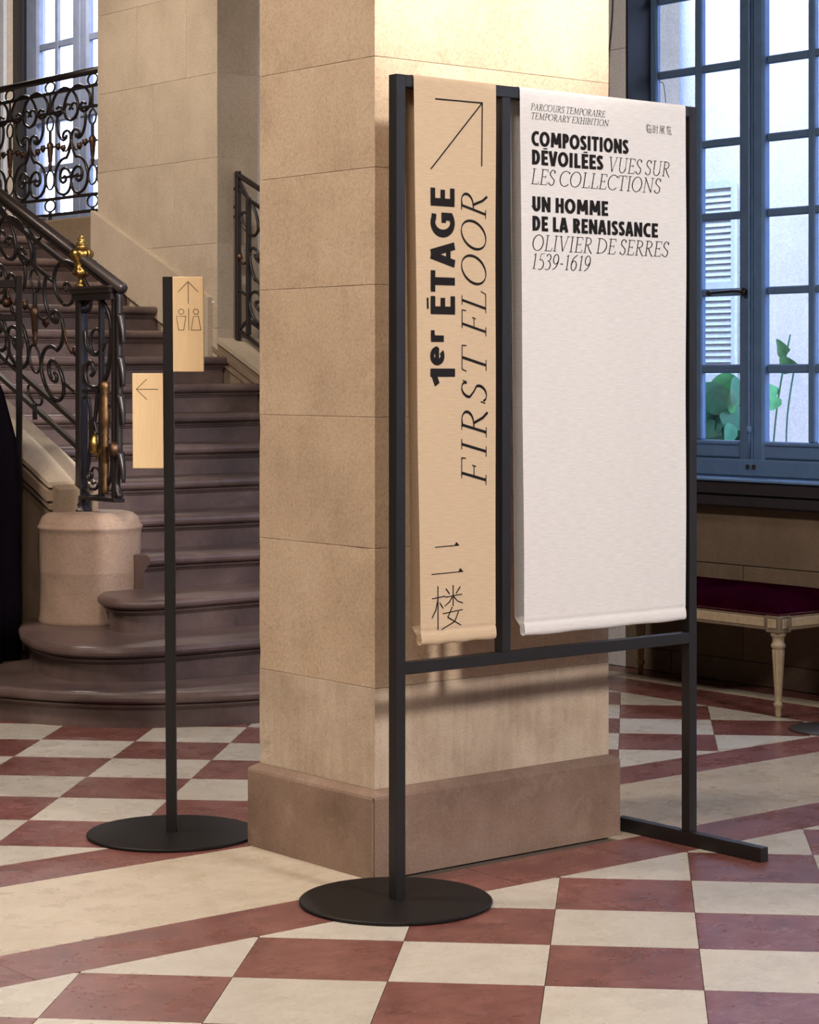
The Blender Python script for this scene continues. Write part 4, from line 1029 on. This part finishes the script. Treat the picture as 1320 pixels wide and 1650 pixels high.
def subdiv(Q, mx=.35):
    out = []
    for f in Q:
        a, b, c, d = f
        n = max(1, int(max(math.dist(a, b), math.dist(c, d)) / mx) + 1)
        lerp = lambda p, q, t: (p[0] + (q[0] - p[0]) * t, p[1] + (q[1] - p[1]) * t)
        for k in range(n): out.append([lerp(a, b, k / n), lerp(a, b, (k + 1) / n), lerp(d, c, (k + 1) / n), lerp(d, c, k / n)])
    return out
SG = serif_glyphs()
def line_h(text, u0, u1, zbase, cap, style, slant=0.0, key=2, parent=None, **kw):
    G = SG if style == 'serif' else sans_glyphs(kw.get('thick', .22))
    Q, W = layout(text, G, style, **kw); Q = subdiv(Q)
    sx = (u1 - u0 - slant * cap * .9) / W
    return put_text(parent, Q, lambda x, y: (u0 + x * sx + slant * cap * y, zbase + y * cap), M['ink'], key=key)
fine = dict(thick=.062, thin=.034, track=.05)
line_h('PARCOURS TEMPORAIRE', 4.414, 4.726, 2.2945, .019, 'serif', .22, 2, ban2, thick=.075, thin=.045, track=.04)
line_h('TEMPORARY EXHIBITION', 4.414, 4.741, 2.2675, .019, 'serif', .22, 2, ban2, thick=.075, thin=.045, track=.04)
line_h('COMPOSITIONS', 4.417, 4.825, 2.1875, .0445, 'sans', 0, 2, ban2, thick=.235, track=.045)
line_h('DÉVOILÉES', 4.418, 4.715, 2.1315, .0445, 'sans', 0, 2, ban2, thick=.235, track=.045)
line_h('VUES SUR', 4.733, 5.012, 2.1285, .0455, 'serif', .2, 2, ban2, **fine)
line_h('LES COLLECTIONS', 4.413, 4.971, 2.0735, .0455, 'serif', .2, 2, ban2, **fine)
line_h('UN HOMME', 4.418, 4.737, 1.9915, .0450, 'sans', 0, 2, ban2, thick=.235, track=.045)
line_h('DE LA RENAISSANCE', 4.418, 4.955, 1.9335, .0445, 'sans', 0, 2, ban2, thick=.235, track=.045)
line_h('OLIVIER DE SERRES', 4.415, 5.008, 1.8755, .0460, 'serif', .2, 2, ban2, **fine)
line_h('1539-1619', 4.413, 4.667, 1.8205, .0455, 'serif', .2, 2, ban2, **fine)
def line_v(text, zbot, ztop_, ubase, cap, style, slant=0.0, **kw):
    """reads upward: x runs along +z, letter tops point to -u"""
    G = SG if style == 'serif' else sans_glyphs(kw.get('thick', .22))
    Q, W = layout(text, G, style, **kw); Q = subdiv(Q)
    s = (ztop_ - zbot - slant * cap * .9) / W
    return put_text(ban1, Q, lambda x, y: (ubase - y * cap, zbot + x * s + slant * cap * y), M['ink'], key=1)
line_v('ÉTAGE', 1.673, 2.042, 4.116, .091, 'sans', 0, thick=.215, track=.11)
line_v('er', 1.531, 1.631, 4.074, .082, 'sans', 0, thick=.19, track=.12)
line_v('1', 1.472, 1.522, 4.116, .091, 'sans', 0, thick=.22)
line_v('FIRST', 1.176, 1.592, 4.237, .094, 'serif', .25, thick=.070, thin=.030, track=.16)
line_v('FLOOR', 1.612, 2.048, 4.237, .094, 'serif', .25, thick=.070, thin=.030, track=.10)
# the arrow
Q = []
for a, b in (((4.043, 2.297), (4.2245, 2.299)), ((4.2225, 2.301), (4.221, 2.113)), ((4.026, 2.094), (4.2225, 2.299))):
    stroke_mesh(Q, [(a[0] + (b[0] - a[0]) * k / 12, a[1] + (b[1] - a[1]) * k / 12) for k in range(13)], lambda t: .0041)
put_text(ban1, [[(p.x, p.y) for p in f] for f in Q], lambda x, y: (x, y), M['ink'], 'arrow_mark', key=1)
# characters drawn as strokes
def chars(parent, glyphs, u0, z0, w, h, adv, key, wt):
    Q = []
    for n, g in enumerate(glyphs):
        for s in g:
            q = []; stroke_mesh(q, s, lambda t: wt * (1.0 if abs(t.y) > .6 else .75))
            Q += [[(p.x * w + n * adv, p.y * h) for p in f] for f in q]
    put_text(parent, subdiv(Q, .2), lambda x, y: (u0 + x, z0 + y), M['ink'], key=key)
LIN = [[(.1, .9), (.1, .2)], [(.25, 1), (.25, 0)], [(.5, 1), (.36, .7)], [(.48, .85), (.95, .85)], [(.6, .74), (.72, .6)], [(.42, .45), (.92, .45), (.92, .02), (.42, .02), (.42, .45)], [(.67, .45), (.67, .02)]]
SHI = [[(.05, .85), (.35, .85), (.35, .12), (.05, .12), (.05, .85)], [(.05, .5), (.35, .5)], [(.42, .68), (.98, .68)], [(.8, .98), (.8, .03), (.68, .1)], [(.52, .5), (.64, .33)]]
ZHAN = [[(.15, .92), (.85, .92), (.85, .72), (.15, .72)], [(.15, .92), (.15, .5), (.02, .03)], [(.25, .56), (.8, .56)], [(.4, .68), (.4, .38)], [(.62, .68), (.62, .38)], [(.2, .38), (.9, .38)], [(.38, .38), (.38, .03), (.52, .14)], [(.45, .34), (.94, .02)], [(.82, .28), (.64, .18)]]
LAN = [[(.12, .95), (.12, .62)], [(.28, .98), (.28, .6)], [(.5, 1), (.4, .75)], [(.46, .86), (.9, .86)], [(.6, .76), (.7, .66)], [(.22, .2), (.22, .52), (.78, .52), (.78, .2)], [(.5, .45), (.46, .2), (.1, .02)], [(.58, .25), (.58, .05), (.92, .05), (.92, .17)]]
chars(ban2, [LIN, SHI, ZHAN, LAN], 4.902, 2.260, .025, .028, .030, 2, .055)
LOU = [[(.0, .72), (.42, .76)], [(.19, 1), (.19, .0)], [(.19, .70), (.12, .45), (.0, .28)], [(.24, .62), (.36, .48)],
       [(.44, .93), (.56, .80)], [(.90, .95), (.76, .80)], [(.42, .735), (.96, .775)], [(.67, 1), (.67, .52)], [(.64, .73), (.55, .62), (.40, .53)], [(.69, .73), (.82, .62), (.99, .57)],
       [(.64, .50), (.50, .27), (.93, .06)], [(.84, .38), (.72, .16), (.30, .0)], [(.34, .36), (.98, .42)]]
chars(ban1, [LOU], 4.031, .768, .118, .126, 0, 1, .030)
def tri(parent, pts, key): put_text(parent, [list(pts)], lambda x, y: (x, y), M['ink'], 'lettering', key=key)
Q = []
for (a, b, pk) in (((4.042, 1.0065), (4.133, 1.0085), (4.123, 1.0185)), ((4.029, .929), (4.148, .9315), (4.137, .942))):
    stroke_mesh(Q, [(a[0] + (b[0] - a[0]) * k / 6, a[1] + (b[1] - a[1]) * k / 6) for k in range(7)], lambda t: .0026)
    Q.append((Vector(b), Vector((b[0] - .0, b[1] - .001)), Vector((b[0] - .019, b[1] - .001)), Vector(pk)))
put_text(ban1, [[(p.x, p.y) for p in f] for f in Q], lambda x, y: (x, y), M['ink'], key=1)

# ------------------------------------------------------------------ small signpost on the left
sp = empty('signpost', 'slim black signpost with two pale wooden boards beside the staircase', 'sign', loc=(3.926, 6.035, 0), rz=math.atan2(-CA, SA))
lathe('base_disc', [(.002, 0), (.273, 0), (.2765, .003), (.2765, .008), (.273, .011), (.002, .011)], (0, 0, 0), M['disc_metal'], sp, 96, smooth=False)
lean = -.0068
def leaned(o): 
    for v in o.data.vertices: v.co.x += lean * v.co.z
    return o
leaned(box('pole', (-.0165, -.0165, .01), (.0165, .0165, 1.823), M['black_metal'], sp, .0015))
b1 = leaned(box('sign_board', (.0168, -.021, 1.513), (.1165, -.004, 1.823), M['wood'], sp, .0015))
b2 = leaned(box('sign_board', (-.1165, -.021, 1.198), (-.0168, -.004, 1.508), M['wood'], sp, .0015))
b1['label'] = 'board with up arrow and washroom figures'; b2['label'] = 'board with left arrow'
def picto(board, strokes, x0, z0, w):
    """strokes in millimetres from the lower left corner of the board"""
    Q = []
    for s in strokes: stroke_mesh(Q, s, lambda t: w)
    vs, fs = [], []
    for f in Q:
        b = len(vs)
        for p in f:
            x, z = x0 + p.x / 1000, z0 + p.y / 1000
            vs.append((x + lean * z, -.0216, z))
        fs.append(tuple(range(b, b + 4)))
    me = mesh('pictogram', vs, fs); bm = bmesh.new(); bm.from_mesh(me); bmesh.ops.recalc_face_normals(bm, faces=bm.faces); bm.to_mesh(me); bm.free()
    link('pictogram', me, M['sign_ink'], board)
circ = lambda cx, cy, r: arc(cx, cy, r, r, 0, 360, 24)
picto(b1, [[(51, 222), (51, 294)], [(18, 260), (51, 294)], [(51, 294), (84, 260)], circ(28, 196, 8.5), circ(76, 196, 8.5), [(52, 136), (52, 206)],
           [(12, 181), (43, 181), (36, 136), (19, 136), (12, 181)], [(68, 181), (84, 181), (92, 136), (60, 136), (68, 181)]], .0165, 1.513, 1.9)
picto(b2, [[(13, 258), (84, 258)], [(47, 291), (13, 258)], [(13, 258), (47, 225)]], -.1165, 1.198, 1.9)
